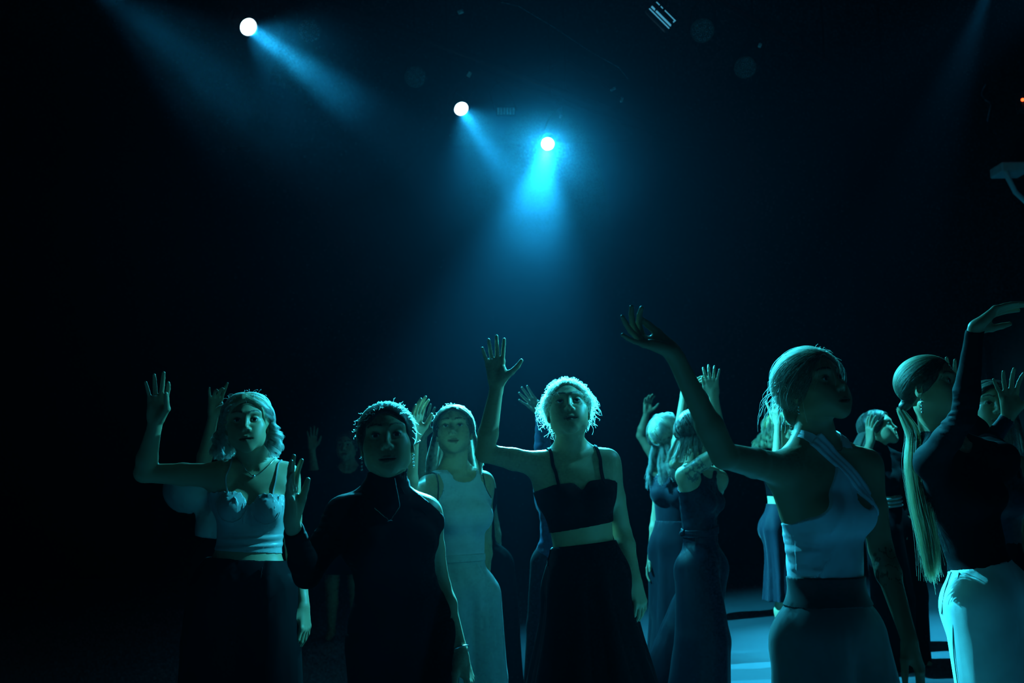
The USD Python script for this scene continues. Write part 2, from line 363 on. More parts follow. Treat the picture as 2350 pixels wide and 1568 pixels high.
        for m in (-1, 1):
            c = self.H.p(m * .0315 * self.hs, .0712 * self.hs, .0075 * self.hs); t = trimesh.creation.icosphere(3, .0131 * self.hs); v = t.vertices
            g = unit(self.H.fwd + self.j.get('gaze', 0) * self.H.up); a = (v @ g) / (.0128 * self.hs)
            tint = np.where((a > .93)[:, None], (.012, .012, .012), np.where((a > .84)[:, None], (.10, .07, .05), (.70, .66, .63)))
            put(self.path, 'eye', v + c, t.faces, EYE, v / (.0128 * self.hs), tint, self.root.loc)
        return self
    def sub(self, *tags): return [p for p in self.prims if p.tag in tags]
    def wear(self, name, prims, m, off=.004, region=None, v=.006, fold=None, label=None, parent=None, back=None, tight=None):
        """a garment: the given shapes grown by off, cut by region(l, f, u, x, y, z), creased by fold(pts)"""
        tight = max(off - .0025, .0008) if tight is None else tight
        lo, hi = bounds(prims); lo, hi = lo - .035 - off, hi + .035 + off
        if back is not None: lo, hi = np.maximum(lo, back[0]), np.minimum(hi, back[1])
        X, Y, Z = (np.arange(lo[i], hi[i] + v, v, dtype=np.float32) for i in range(3))
        D = field(prims, X, Y, Z) - np.float32(off)
        x, y, z = X[:, None, None], Y[None, :, None], Z[None, None, :]
        if fold is not None:
            k = np.abs(D) < .022; i = np.argwhere(k); D[k] += np.minimum(fold(np.stack([X[i[:, 0]], Y[i[:, 1]], Z[i[:, 2]]], 1)), tight).astype(np.float32)
        if region is not None:
            D = np.maximum(D, region(*self.C.loc(x, y, z), x, y, z).astype(np.float32))
        V, F, N = nets(D, X, Y, Z); V, F, N = thin(V, F, N, .0002 if v < .0065 else .0004)
        ms = put(parent or self.path, name, V, F, m, N, None, self.root.loc)
        if label: tag(ms.GetPrim(), label)
        self.last = (V, F); return ms
    def onskin(self, pts, off=.002):
        d, i = self.tree.query(np.asarray(pts)); return self.V[i] + self.Nm[i] * off, self.Nm[i]
    def strap(self, name, pts, w, th, m, off=.002, n=40, steps=5, label=None):
        """a flat band laid on the skin along a polyline of world points"""
        pts = np.asarray(pts, float); s = np.r_[0, np.cumsum(np.linalg.norm(np.diff(pts, axis=0), axis=1))]
        q = np.stack([np.interp(np.linspace(0, s[-1], n), s, pts[:, i]) for i in range(3)], 1)
        c, nn = self.onskin(q, off)
        for _ in range(3): c[1:-1] = (c[:-2] + c[1:-1] * 2 + c[2:]) / 4; nn[1:-1] = (nn[:-2] + nn[1:-1] + nn[2:]) / 3
        t = np.gradient(c, axis=0); sd = np.cross(t, nn); sd /= np.linalg.norm(sd, axis=1, keepdims=True) + 1e-9
        o = np.linspace(-w / 2, w / 2, steps); G = c[:, None] + sd[:, None] * o[None, :, None]
        if w > .012:
            g, _ = self.onskin(G.reshape(-1, 3), off); G = g.reshape(n, steps, 3)
            for _ in range(2): G[1:-1] = (G[:-2] + G[1:-1] * 2 + G[2:]) / 4
        top, bot = G + nn[:, None] * th, G - nn[:, None] * .004; v = np.concatenate([top.reshape(-1, 3), bot.reshape(-1, 3)]); f = []; B = n * steps
        for i in range(n - 1):
            for k in range(steps - 1):
                a = i * steps + k; f += [(a, a + 1, a + steps + 1), (a, a + steps + 1, a + steps), (B + a, B + a + steps + 1, B + a + 1), (B + a, B + a + steps, B + a + steps + 1)]
            for k, fl in ((0, 0), (steps - 1, 1)):
                a, c2 = i * steps + k, (i + 1) * steps + k; f += [(a, c2, B + c2), (a, B + c2, B + a)] if not fl else [(a, B + c2, c2), (a, B + a, B + c2)]
        tm = trimesh.Trimesh(v, f, process=False); trimesh.repair.fix_normals(tm)
        ms = put_tm(self.path, name, tm, m, 50, self.root.loc)
        if label: tag(ms.GetPrim(), label)
        return ms
    def chain(self, name, pts, r, m, off=.003, n=60, label=None, parent=None):
        pts = np.asarray(pts, float); s = np.r_[0, np.cumsum(np.linalg.norm(np.diff(pts, axis=0), axis=1))]
        q = np.stack([np.interp(np.linspace(0, s[-1], n), s, pts[:, i]) for i in range(3)], 1)
        c, _ = self.onskin(q, off)
        for _ in range(2): c[1:-1] = (c[:-2] + c[1:-1] * 2 + c[2:]) / 4
        ms = put_tm(parent or self.path, name, tube(c, r, 6), m, 60, self.root.loc)
        if label: tag(ms.GetPrim(), label)
        return c, ms

# ---------------------------------------------------------------- hair
def curves(parent, name, lines, width, m, loc):
    n = np.array([len(x) for x in lines], np.int32); p = np.concatenate(lines) - loc
    c = UsdGeom.BasisCurves.Define(stage, free(parent, name)); c.CreateTypeAttr('linear')
    c.CreatePointsAttr(Vt.Vec3fArray.FromNumpy(p.astype(np.float32))); c.CreateCurveVertexCountsAttr(Vt.IntArray.FromNumpy(n))
    c.CreateWidthsAttr(Vt.FloatArray([width])); c.SetWidthsInterpolation('constant')
    UsdShade.MaterialBindingAPI.Apply(c.GetPrim()).Bind(m); return c
HC0, HR = np.array([0, -.012, .033]), np.array([.0785, .100, .0855])
def hairline(h):
    """negative over the face, positive over the scalp (head-frame points, unit head)"""
    e = ((h[..., 0] / .070) ** 2 + ((h[..., 1] - .095) / .098) ** 2 + ((h[..., 2] + .030) / .108) ** 2)
    return np.sqrt(e) - 1
def scalp_roots(rng, n, low=-.45):
    out = []
    while len(out) < n:
        q = rng.normal(size=(n * 3, 3)); q /= np.linalg.norm(q, axis=1, keepdims=True)
        h = HC0 + q * HR; ok = (hairline(h) > .02) & (q[:, 2] > low) & ~((np.abs(q[:, 0]) > .80) & (q[:, 2] < -.12) & (q[:, 1] > -.35)); out += list(q[ok])
    return np.array(out[:n])
def slerp(a, b, t):
    w = np.arccos(np.clip((a * b).sum(-1), -.9999, .9999))[:, None, None]; t = t[None, :, None]
    return (np.sin((1 - t) * w) * a[:, None] + np.sin(t * w) * b[:, None]) / np.sin(w)
def hair_cap(p, m, thick=.008, fold=None, extra=(), name='hair', v=.004, low=-.11):
    H, s = p.H, p.hs
    pr = [ell(H.p(*(HC0 * s)), (HR + thick) * s, H.R, .01)] + list(extra)
    def reg(l, f, u, x, y, z):
        a, b, c = (q / s for q in H.loc(x, y, z)); c = c + 0 * (a + b)
        h = np.stack(np.broadcast_arrays(a, b, c), -1); r = np.maximum(-hairline(h) * .075, low - c) * s
        return np.where(b < -.085, -.02, r)
    ms = p.wear(name, pr, m, 0.0, reg, v, tight=.05, fold=lambda q: (fold or (lambda w: .004 * (meshkit.noise(H.locv(w) / (.012, .05, .05), 3) - .5)))(q) + thick * s * np.clip(1 - hairline(H.locv(q) / s) / .22, 0, 1) ** 2 * (H.locv(q)[:, 1] > -.08))
    return str(ms.GetPath())
def world(p, h): return p.H.o + (h * p.hs) @ p.H.R
def pulled_back(p, rng, n, knot=(0, -.85, -.45), lift=.012, frizz=.004, k=12, loose=0.0, bump=.05):
    q = scalp_roots(rng, n); q += (meshkit.noise(q * 14, 3) - .5)[:, None] * .05; q /= np.linalg.norm(q, axis=1, keepdims=True)
    tgt = unit(knot)[None] + rng.normal(size=(n, 3)) * .10; tgt /= np.linalg.norm(tgt, axis=1, keepdims=True)
    t = np.linspace(0, 1, k); dr = slerp(q, tgt, t); hl = np.clip(hairline(HC0 + q * HR) / .22, 0, 1)
    rad = 1 + (lift / .088) * (hl[:, None] + (1 - hl[:, None]) * np.clip(t * 4, 0, 1)[None]) + .006 + (rng.random(n) * bump)[:, None] * np.sin(np.clip(t * 1.1 + .06, 0, 1) * math.pi)[None] ** .7
    h = HC0 + dr * HR * rad[..., None]
    w = rng.normal(size=(n, 1, 3)) * frizz * t[None, :, None]; h = h + w * (1 + loose * (rng.random((n, 1, 1)) > .9) * 6)
    return [world(p, x) for x in h]
def loose_hair(p, rng, n, length=.14, wave=.010, turns=2.5, part=0.0, k=22, lift=.012, frizz=.002, fwd=-.02, spread=.02, locks=110, lockr=.05, taper=.6, puff=.05, vary=.65):
    """locks that fall from a parting over the skull and then hang down in waves"""
    ql = scalp_roots(rng, locks); j = rng.integers(0, locks, n); q = ql[j] + rng.normal(size=(n, 3)) * lockr; q /= np.linalg.norm(q, axis=1, keepdims=True)
    bad = hairline(HC0 + q * HR) < .015; q[bad] = ql[j][bad]
    sg = np.where(ql[j][:, 0] >= part, 1.0, -1.0)
    side = np.stack([sg * (.95 - .55 * np.clip(-q[:, 1], 0, 1)), np.clip(q[:, 1], -1, .25) * .75 - .12, np.full(n, -.25)], 1); side /= np.linalg.norm(side, axis=1, keepdims=True)
    k1 = k // 2; t1 = np.linspace(0, 1, k1); hl = np.clip(hairline(HC0 + q * HR) / .22, 0, 1)
    up = rng.random(locks)[j] * puff + rng.random(n) * .035
    rad = 1.006 + (lift / .088) * (hl[:, None] + (1 - hl[:, None]) * np.clip(t1 * 3, 0, 1)[None]) + up[:, None] * (np.clip(t1 * 3, 0, 1) ** .7)[None]
    W = np.stack([world(p, x) for x in HC0 + slerp(q, side, t1) * HR * rad[..., None]])
    L = length * (vary + (1 - vary) * rng.random(locks)[j]) * (.93 + .07 * rng.random(n)); t2 = np.linspace(0, 1, k - k1 + 1)[1:]
    dn = np.array([0, 0, -1.0]) + p.H.fwd * fwd
    tail = W[:, -1:, :] + L[:, None, None] * t2[None, :, None] * dn + (W[:, -1:, :] - p.Hc) * (spread / .08) * t2[None, :, None] * (1, 1, 0)
    T = np.concatenate([W, tail], 1); tt = np.linspace(0, 1, k)
    mean = np.stack([T[j == a].mean(0) if (j == a).any() else T[0] for a in range(locks)])[j]
    T = mean + (T - mean) * (1 - taper * tt[None, :, None] ** 2)
    ph = (rng.random(locks) * 6.28)[j][:, None] + (rng.normal(size=n) * .25)[:, None] + tt[None] * turns * 6.28 * (.8 + .4 * rng.random(locks))[j][:, None]
    wv = np.sin(ph)[..., None] * p.H.lat + np.cos(ph)[..., None] * p.H.fwd
    T = T + wv * wave * (tt ** 1.2)[None, :, None] + rng.normal(size=(n, 1, 3)) * frizz * tt[None, :, None]
    return list(T)
def curls(p, rng, n, r0=1.02, length=.05, wob=.006, k=9, region=None, down=.3):
    q = scalp_roots(rng, n * (1 if region is None else 4))
    if region is not None: q = q[region(q)][:n]
    n = len(q); t = np.linspace(0, 1, k)[None, :, None]; h = HC0 + q * HR * r0; b = world(p, h)
    o = (q * (1, 1, 1)) @ p.H.R + rng.normal(size=(n, 3)) * .5; o /= np.linalg.norm(o, axis=1, keepdims=True)
    L = length * (.3 + rng.random(n) ** 2)[:, None, None]; ph = rng.random((n, 1, 3)) * 6.28
    T = b[:, None] + o[:, None] * L * t * (1 - .35 * t) - np.array([0, 0, 1.0]) * down * L * t ** 2 + np.sin(t * 9 + ph) * wob * t ** .5
    return list(T)
# ---------------------------------------------------------------- materials
DARKWALL = mat('black_wall', {'g': ('noise_texture', {'scale': 3.0, 'detail': 4.0}), 'r': ('rgb_ramp', {'ramp': [(.3, (.010, .011, .013)), (.8, (.020, .021, .024))]}),
    'p': ('principled_bsdf', {'roughness': .9, 'specular_ior_level': .2})}, [('g.fac', 'r.fac'), ('r.color', 'p.base_color')], surface='p.BSDF')
FLOOR = mat('dance_vinyl', {'g': ('noise_texture', {'scale': 1.3, 'detail': 5.0}), 'r': ('rgb_ramp', {'ramp': [(.3, (.15, .18, .23)), (.75, (.20, .23, .28))]}),
    'h': ('noise_texture', {'scale': 260.0, 'detail': 2.0}), 'b': ('bump', {'strength': .15, 'distance': .002}),
    'p': ('principled_bsdf', {'roughness': .55, 'specular_ior_level': .3})}, [('g.fac', 'r.fac'), ('r.color', 'p.base_color'), ('h.fac', 'b.height'), ('b.normal', 'p.normal')], surface='p.BSDF')
SKIN = mat('skin', {'a': ('attribute', {'attribute': 'tint'}), 'n': ('noise_texture', {'scale': 420.0, 'detail': 2.0}), 'b': ('bump', {'strength': .08, 'distance': .001}),
    'p': ('principled_bsdf', {'roughness': .48, 'specular_ior_level': .45})},
    [('a.color', 'p.base_color'), ('n.fac', 'b.height'), ('b.normal', 'p.normal')], surface='p.BSDF')
EYE = mat('eye', {'a': ('attribute', {'attribute': 'tint'}), 'p': ('principled_bsdf', {'roughness': .12})}, [('a.color', 'p.base_color')], surface='p.BSDF')
def cloth(name, c, rough=.8, scale=900.0, sheen=.2, bump=.25):
    c = np.array(c)
    return mat(name, {'g': ('noise_texture', {'scale': 14.0, 'detail': 3.0}), 'r': ('rgb_ramp', {'ramp': [(.3, tuple(c * .88)), (.75, tuple(c * 1.08))]}),
        'h': ('noise_texture', {'scale': scale, 'detail': 2.0}), 'b': ('bump', {'strength': bump, 'distance': .001}),
        'p': ('principled_bsdf', {'roughness': rough, 'sheen_weight': sheen, 'specular_ior_level': .25})},
        [('g.fac', 'r.fac'), ('r.color', 'p.base_color'), ('h.fac', 'b.height'), ('b.normal', 'p.normal')], surface='p.BSDF')
BLACK = mat('black_cloth', {'h': ('noise_texture', {'scale': 700.0, 'detail': 2.0}), 'b': ('bump', {'strength': .2, 'distance': .001}), 'p': ('principled_bsdf', {'base_color': (.0040, .0040, .0055), 'roughness': .75, 'specular_ior_level': .05})}, [('h.fac', 'b.height'), ('b.normal', 'p.normal')], surface='p.BSDF')
NAVY = cloth('navy_cloth', (.004, .007, .020), .7, sheen=.15)
NAVYSATIN = cloth('navy_satin', (.004, .008, .022), .6, 300.0, .02, .08)
WHITE = cloth('white_cloth', (.72, .76, .84), .85)
OFFWHITE = cloth('off_white_cloth', (.42, .46, .50), .85)
CREAM = cloth('pale_trouser_cloth', (.52, .55, .53), .85)
GREY = cloth('grey_cloth', (.27, .31, .34), .85)
PALEGREY = cloth('pale_grey_jersey', (.36, .42, .43), .85)
SATIN = cloth('pale_satin', (.36, .38, .38), .38, 200.0, .1, .08)
DIMGREY = cloth('dim_grey_cloth', (.16, .19, .21), .85)
DARKGREY = cloth('dark_grey_cloth', (.06, .07, .08), .85)
DENIM = cloth('denim', (.04, .07, .15), .85)
def hairmat(name, c, rough=.32):
    return mat(name, {'p': ('principled_hair_bsdf', {'parametrization': 'Direct coloring', 'color': c, 'roughness': rough, 'radial_roughness': .5})}, surface='p.BSDF')
HAIR = {n: hairmat('hair_' + n, c) for n, c in dict(blond=(.30, .235, .13), slick=(.05, .038, .02), light=(.66, .56, .36), brown=(.13, .085, .05), dark=(.045, .032, .022), curly=(.30, .24, .14), ginger=(.17, .135, .045)).items()}
SCALP = {n: plain('scalp_' + n, c, .5) for n, c in dict(blond=(.09, .07, .04), slick=(.03, .022, .012), light=(.40, .31, .18), brown=(.07, .045, .028), dark=(.022, .016, .012), curly=(.25, .20, .12), ginger=(.24, .18, .06)).items()}
METAL = plain('silver', (.75, .75, .72), .22, metallic=1.0)
CHROME = plain('chrome', (.80, .82, .85), .14, metallic=1.0)
STEEL = plain('black_steel', (.006, .006, .007), .7, specular_ior_level=.15)
RUBBER = plain('black_plastic', (.02, .02, .022), .45)
PALE = plain('pale_painted_metal', (.55, .58, .60), .5)
CARD = plain('white_card', (.80, .80, .80), .7)
GLASSDIM = plain('dull_lens', (.16, .20, .23), .18, specular_ior_level=.8)
def glow(name, c, s): return mat(name, {'e': ('emission', {'color': c, 'strength': s})}, surface='e.emission')
ROD_GLEAM = glow('emissive_blue_gleam', (.10, .55, .85), .55); LENS = glow('lit_lens', (.55, .85, 1.0), 9.0); RED = glow('red_led', (1.0, .10, .02), 4.0)  # gleam of the rods put in as emission; lens and LED are real sources

# ---------------------------------------------------------------- the hall
XL, XR, Y0, Y1, ZT = -6.2, 4.4, -4.6, 12.6, 5.45
def struct(name, t, m): tag(put_tm('/World', name, t, m, 30).GetPrim(), kind='structure')
struct('floor', box((XL - .2, Y0 - .2, -.1), (XR + .2, Y1 + .2, 0)), FLOOR)
struct('ceiling', box((XL - .2, Y0 - .2, ZT), (XR + .2, Y1 + .2, ZT + .1)), DARKWALL)
struct('wall_back', box((XL - .2, Y1, 0), (XR + .2, Y1 + .2, ZT)), DARKWALL)
struct('wall_front', box((XL - .2, Y0 - .2, 0), (XR + .2, Y0, ZT)), DARKWALL)
struct('wall_left', box((XL - .2, Y0, 0), (XL, Y1, ZT)), DARKWALL)
struct('wall_right', box((XR, Y0, 0), (XR + .2, Y1, ZT)), DARKWALL)
struct('trim_1', box((XR - .06, 9.1, 0), (XR, 10.6, 3.9)), DARKWALL)
HAZE = mat('stage_haze', {'v': ('scatter_volume', {'color': (.35, .64, 1.0), 'density': HAZE_DENSITY, 'anisotropy': HAZE_G})}, volume='v.volume')
tag(put_tm('/World', 'haze', box((XL + .02, Y0 + .02, .02), (XR - .08, Y1 - .02, ZT - .02)), HAZE, False).GetPrim(), 'thin blue-lit theatrical haze filling the dark hall', 'haze', kind='stuff')

for k, (c, r, dn) in enumerate(SMOKE):
    c, r = np.array(c), np.array(r)
    m = mat(f'smoke_{k}', {'g': ('geometry', {}), 'm': ('mapping', {'scale': tuple(1 / r), 'location': tuple(-c / r)}), 's': ('gradient_texture', {'gradient_type': 'spherical'}),
        'n': ('noise_texture', {'scale': 1.6, 'detail': 4.0, 'roughness': .6, 'distortion': .6}), 'q': ('map_range', {'from_min': .36, 'from_max': .66, 'to_min': .45, 'to_max': 1.35}),
        'a': ('math', {'math_type': 'multiply'}), 'b': ('math', {'math_type': 'multiply', 'value2': dn}), 'v': ('scatter_volume', {'color': (.35, .64, 1.0), 'anisotropy': HAZE_G})},
        [('g.position', 'm.vector'), ('m.vector', 's.vector'), ('g.position', 'n.vector'), ('n.fac', 'q.value'), ('q.result', 'a.value1'), ('s.fac', 'a.value2'), ('a.value', 'b.value1'), ('b.value', 'v.density')], volume='v.volume')
    t = trimesh.creation.icosphere(3, 1.0); t.apply_scale(r); t.apply_translation(c)
    v = t.vertices; v[:, 2] = np.clip(v[:, 2], .05, ZT - .04); v[:, 0] = np.clip(v[:, 0], XL + .05, XR - .1); t.vertices = v
    tag(put_tm('/World', 'smoke_cloud', t, m, False).GetPrim(), ('cloud of smoke glowing under the brightest spotlight', 'drifting smoke in the beam of the upper left spotlight')[k], 'smoke', kind='stuff')

# ---------------------------------------------------------------- lighting rig
PD = unit((.72, .74, 0))                       # the pipes cross the hall at a slant
def pipe(p, a, b, label):
    t = thing('lighting_pipe', p, label, 'pipe')
    q = [np.array(p) + PD * a, np.array(p) + PD * b]
    put_tm(t.path_, 'tube', tube(q, .024, 16), STEEL, 40, t.loc)
    for s in np.linspace(a + .4, b - .4, 5):
        c = np.array(p) + PD * s; put_tm(t.path_, 'hanger', tube([c + (0, 0, .02), (c[0], c[1], ZT)], .008, 8), STEEL, 40, t.loc)
PIPE_A, PIPE_B, PIPE_C = L_LEFT + (0, .02, .30), at(710, 72, 6.7) + (0, 0, .27), at(1612, 70, 6.7) + (0, 0, .30)
pipe(PIPE_A, -2.2, 5.2, 'black pipe that carries the three lit spotlights')
pipe(PIPE_B, -2.0, 4.6, 'black pipe above the unlit lamps between the lit spotlights')
pipe(PIPE_C, -2.0, 3.4, 'black pipe under the ceiling that carries the lamp with thin rods')
def on_pipe(P, c):
    s = (np.array(c) - P) @ PD; q = P + PD * s; return q
def clamp_and_yoke(t, c, z, P, w, back):
    """hangs a lamp body (axis z, centre c) from a pipe"""
    q = on_pipe(P, c); x = unit(np.cross([0, 0, 1.0], z)); top = q - (0, 0, .055)
    a, b = c + x * w, c - x * w
    put_tm(t.path_, 'yoke', tube([a, a * .35 + top * .65 + x * w * .5, top + x * .02, top - x * .02, b * .35 + top * .65 - x * w * .5, b], .008, 8), STEEL, 40, t.loc)
    put_tm(t.path_, 'clamp', cat([turned(lathe([(0, -.03), (.036, -.03), (.036, .03), (0, .03)], 14), PD, q), tube([q, top], .011, 8)]), STEEL, 40, t.loc)
def spotlight(L, aim, power, cone, soft, label, P, spill=0):
    z = unit(np.array(aim) - L); t = thing('spotlight', L - z * .12, label, 'spotlight')
    body = lathe([(0, -.24), (.045, -.24), (.066, -.20), (.070, -.06), (.070, .012), (.0615, .014), (.0615, -.004), (0, -.004)], 32)
    put_tm(t.path_, 'housing', turned(body, z, L), RUBBER, 35, t.loc)
    put_tm(t.path_, 'lens', turned(lathe([(0, .000), (.0605, .0), (.052, .006), (.02, .010), (0, .011)], 32), z, L), LENS, 40, t.loc)
    clamp_and_yoke(t, L - z * .10, z, P, .082, .1)
    for nm, pw, cn in (('bulb', power, cone), ('field', *(spill or (0, 20)))):
        if not pw: continue
        l = UsdLux.SphereLight.Define(stage, t.path_ + '/' + nm); l.CreateRadiusAttr(.045); l.CreateIntensityAttr(float(pw)); l.CreateColorAttr(Gf.Vec3f(*(BEAM if spill is not None else FILL))); l.CreateNormalizeAttr(True)
        s = UsdLux.ShapingAPI.Apply(l.GetPrim()); s.CreateShapingConeAngleAttr(float(cn)); s.CreateShapingConeSoftnessAttr(float(soft))
        zz = -z; x = unit(np.cross([0, 0, 1.0], zz)); y = np.cross(zz, x); m = np.eye(4); m[0, :3], m[1, :3], m[2, :3], m[3, :3] = x, y, zz, L + z * .06 - t.loc
        l.AddTransformOp().Set(Gf.Matrix4d(m.tolist()))
    return t
NAMES = ['bright round spotlight at the upper left with a long beam', 'bright round spotlight in the middle of the three', 'brightest spotlight with the wide glow, lowest and rightmost of the three',
         'spotlight beyond the top left corner whose beam enters there', 'spotlight far out on the right that lights the dancers at the left',
         'spotlight beyond the top right corner whose glow reaches in']
def short_pipe(q, label):
    t = thing('lighting_pipe', q, label, 'pipe'); put_tm(t.path_, 'tube', tube([q - PD * .5, q + PD * .5], .024, 16), STEEL, 40, t.loc)
    for k in (-.4, .4): c = q + PD * k; put_tm(t.path_, 'hanger', tube([c + (0, 0, .02), (c[0], c[1], ZT)], .008, 8), STEEL, 40, t.loc)
    return q
P_R = short_pipe(L_RIGHT + (0, 0, .25), 'short black pipe far out on the right'); P_R2 = short_pipe(L_RIGHT2 + (-.3, -.3, .27), 'short black pipe beyond the top right corner')
for (L, aim, pw, cone, soft, spill), nm, P in zip(LAMPS, NAMES, (PIPE_A, PIPE_A, PIPE_A, PIPE_A, P_R, P_R2)): spotlight(np.array(L), aim, pw, cone, soft, nm, P, spill)
for i, (L, aim, pw, cone) in enumerate(ADDED_FILL): spotlight(np.array(L), aim, pw, cone, .9, ('left' if i == 0 else 'right') + ' hand fill spotlight added unseen behind the viewer', np.array(L) + (0, 0, .3), None)
_p = np.array(ADDED_FILL[0][0]) + (-.6, 0, .3); t = thing('lighting_pipe', _p, 'black pipe added behind the viewer to carry the fill spotlights', 'pipe'); put_tm(t.path_, 'tube', tube([_p, np.array(ADDED_FILL[1][0]) + (.6, 0, .3)], .024, 16), STEEL, 40, t.loc)
for x in (-2.0, 0, 2.0): put_tm(t.path_, 'hanger', tube([(x, _p[1], _p[2] + .02), (x, _p[1], ZT)], .008, 8), STEEL, 40, t.loc)
def led_par(px, py, d, aim, label, P, s=1.0):
    c = at(px, py, d); z = unit(np.array(aim) - c); t = thing('led_lamp', c - z * .05, label, 'stage lamp', 'unlit stage lamps')
    put_tm(t.path_, 'housing', turned(lathe([(0, -.11), (.05 * s, -.11), (.075 * s, -.07), (.082 * s, -.01), (.082 * s, .006), (.074 * s, .006), (.072 * s, 0), (0, 0)], 32), z, c), RUBBER, 35, t.loc)
    x = unit(np.cross([0, 0, 1.0], z)); y = np.cross(z, x); rings = []
    for r, n in ((.030, 6), (.060, 12)):
        for k in range(n):
            a = k * 2 * math.pi / n + (.26 if n == 12 else 0); q = c + (x * math.cos(a) + y * math.sin(a)) * r * s
            rings.append(turned(lathe([(.0045, .001), (.0125 * s, .001), (.0125 * s, .007), (.009 * s, .010), (.0055, .006), (.0045, .001)], 10), z, q))
    tag(put_tm(t.path_, 'lens_ring', cat(rings), GLASSDIM, 40, t.loc).GetPrim(), 'rings of small round lenses')
    clamp_and_yoke(t, c - z * .05, z, P, .095, .1)
led_par(710, 72, 6.7, (-.5, 2, .8), 'unlit round stage lamp right of the upper left spotlight', PIPE_B)
led_par(953, 177, 7.5, (.2, 2, .8), 'unlit round stage lamp between the upper left and middle spotlights', PIPE_B)
led_par(1612, 70, 6.7, (.5, 1, .8), 'unlit round stage lamp beside the lamp with thin rods', PIPE_C)
led_par(1710, 155, 7.35, (.4, 1.5, .8), 'unlit round stage lamp lowest at the upper right', PIPE_C)
# stage lamp; blue emission put on its rods for the gleam they show
c = at(1522, 34, 6.45); t = thing('rod_lamp', c, 'black lamp at the top edge, its thin rods given a blue glow', 'stage lamp')
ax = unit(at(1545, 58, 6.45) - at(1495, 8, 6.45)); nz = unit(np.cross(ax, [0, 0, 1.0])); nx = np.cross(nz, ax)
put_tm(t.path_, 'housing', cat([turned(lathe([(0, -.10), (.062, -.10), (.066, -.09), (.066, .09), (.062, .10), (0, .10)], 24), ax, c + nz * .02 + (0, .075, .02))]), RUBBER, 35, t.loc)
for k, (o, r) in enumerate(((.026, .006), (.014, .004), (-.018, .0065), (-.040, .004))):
    o = nx * o if True else 0; put_tm(t.path_, 'light_tube', tube([c + o - ax * .095 + (0, -.005, 0), c + o + ax * .098 + (0, -.005, 0)], r, 10), ROD_GLEAM, 40, t.loc)
for s in (-.1, -.055, .1): put_tm(t.path_, 'end_plate', turned(rbox((.11, .055, .008), .003), ax, c + ax * s + (0, .02, 0)), STEEL, 30, t.loc)
for s in (-.05, .1): put_tm(t.path_, 'fin', tube([c + ax * s + nx * .03, c + ax * s + nx * .075], .003, 6), CHROME, 40, t.loc)
clamp_and_yoke(t, c + (0, .07, .02), ax, PIPE_C, .08, .1)
# small things of the rig
def little(name, px, py, d, size, rot, m, label, catg, P):
    c = at(px, py, d); t = thing(name, c, label, catg); g = rbox(size, min(size) * .2); g.apply_transform(trimesh.transformations.rotation_matrix(math.radians(rot), [0, 1, 0])); g.apply_translation(c)
    put_tm(t.path_, 'plate', g, m, 30, t.loc); q = on_pipe(P, c); put_tm(t.path_, 'hook', tube([c, q * (1, 1, 0) * .5 + c * (1, 1, 0) * .5 + (0, 0, q[2]), q], .003, 6), STEEL, 40, t.loc); return t
little('tag_card', 1077, 171, 7.9, (.030, .004, .046), 28, CARD, 'small white tag hanging above the middle spotlight', 'tag', PIPE_A)
little('cable_clip', 1407, 205, 7.6, (.045, .02, .018), -25, PALE, 'pale clip at the left end of a short wire, right of the brightest spotlight', 'clip', PIPE_B)
little('cable_clip', 1427, 229, 7.6, (.020, .02, .040), 15, PALE, 'pale upright clip at the lower end of a short wire', 'clip', PIPE_B)
little('cable_clip', 1744, 104, 7.2, (.022, .02, .030), 20, PALE, 'tiny pale clip above the unlit lamp at the upper right', 'clip', PIPE_C)
little('cable_clip', 1286, 267, 8.8, (.018, .02, .026), 25, PALE, 'tiny pale clip just above the brightest spotlight', 'clip', PIPE_A)
little('cable_clip', 1057, 27, 6.9, (.040, .02, .028), -20, PALE, 'faint pale clip near the top edge, left of centre', 'clip', PIPE_B)
c = at(1160, 253, 8.3); z = unit(np.array((.5, 2, 1)) - c); t = thing('flood_lamp', c, 'unlit wedge-shaped flood lamp between the middle and brightest spotlights', 'stage lamp')
put_tm(t.path_, 'housing', turned(trimesh.Trimesh(np.array([(sx * (.085 if sz > 0 else .05), sy * (.045 if sz > 0 else .028), sz * .05) for sx in (-1, 1) for sy in (-1, 1) for sz in (-1, 1)])).convex_hull, z, c), STEEL, 20, t.loc)
for k in range(6): put_tm(t.path_, 'lens', turned(rbox((.022, .060, .006), .002), z, c + z * .05 + unit(np.cross([0, 0, 1.0], z)) * (k - 2.5) * .026), GLASSDIM, 30, t.loc)
clamp_and_yoke(t, c, z, PIPE_A, .10, .1)
pts = [at(*q) for q in ((1150, 5, 6.9), (1190, 14, 7.0), (1270, 62, 7.2), (1345, 112, 7.4), (1420, 155, 7.6), (1440, 180, 7.7))]
t = thing('cable', pts[0], 'thin dark cable sagging below the ceiling right of centre', 'cable'); put_tm(t.path_, 'wire', tube(pts, .003, 6), GLASSDIM, 40, t.loc)
put_tm(t.path_, 'tie', tube([pts[0], (pts[0][0], pts[0][1], ZT)], .002, 6), STEEL, 40, t.loc); put_tm(t.path_, 'tie', tube([pts[-1], on_pipe(PIPE_B, pts[-1])], .002, 6), STEEL, 40, t.loc)
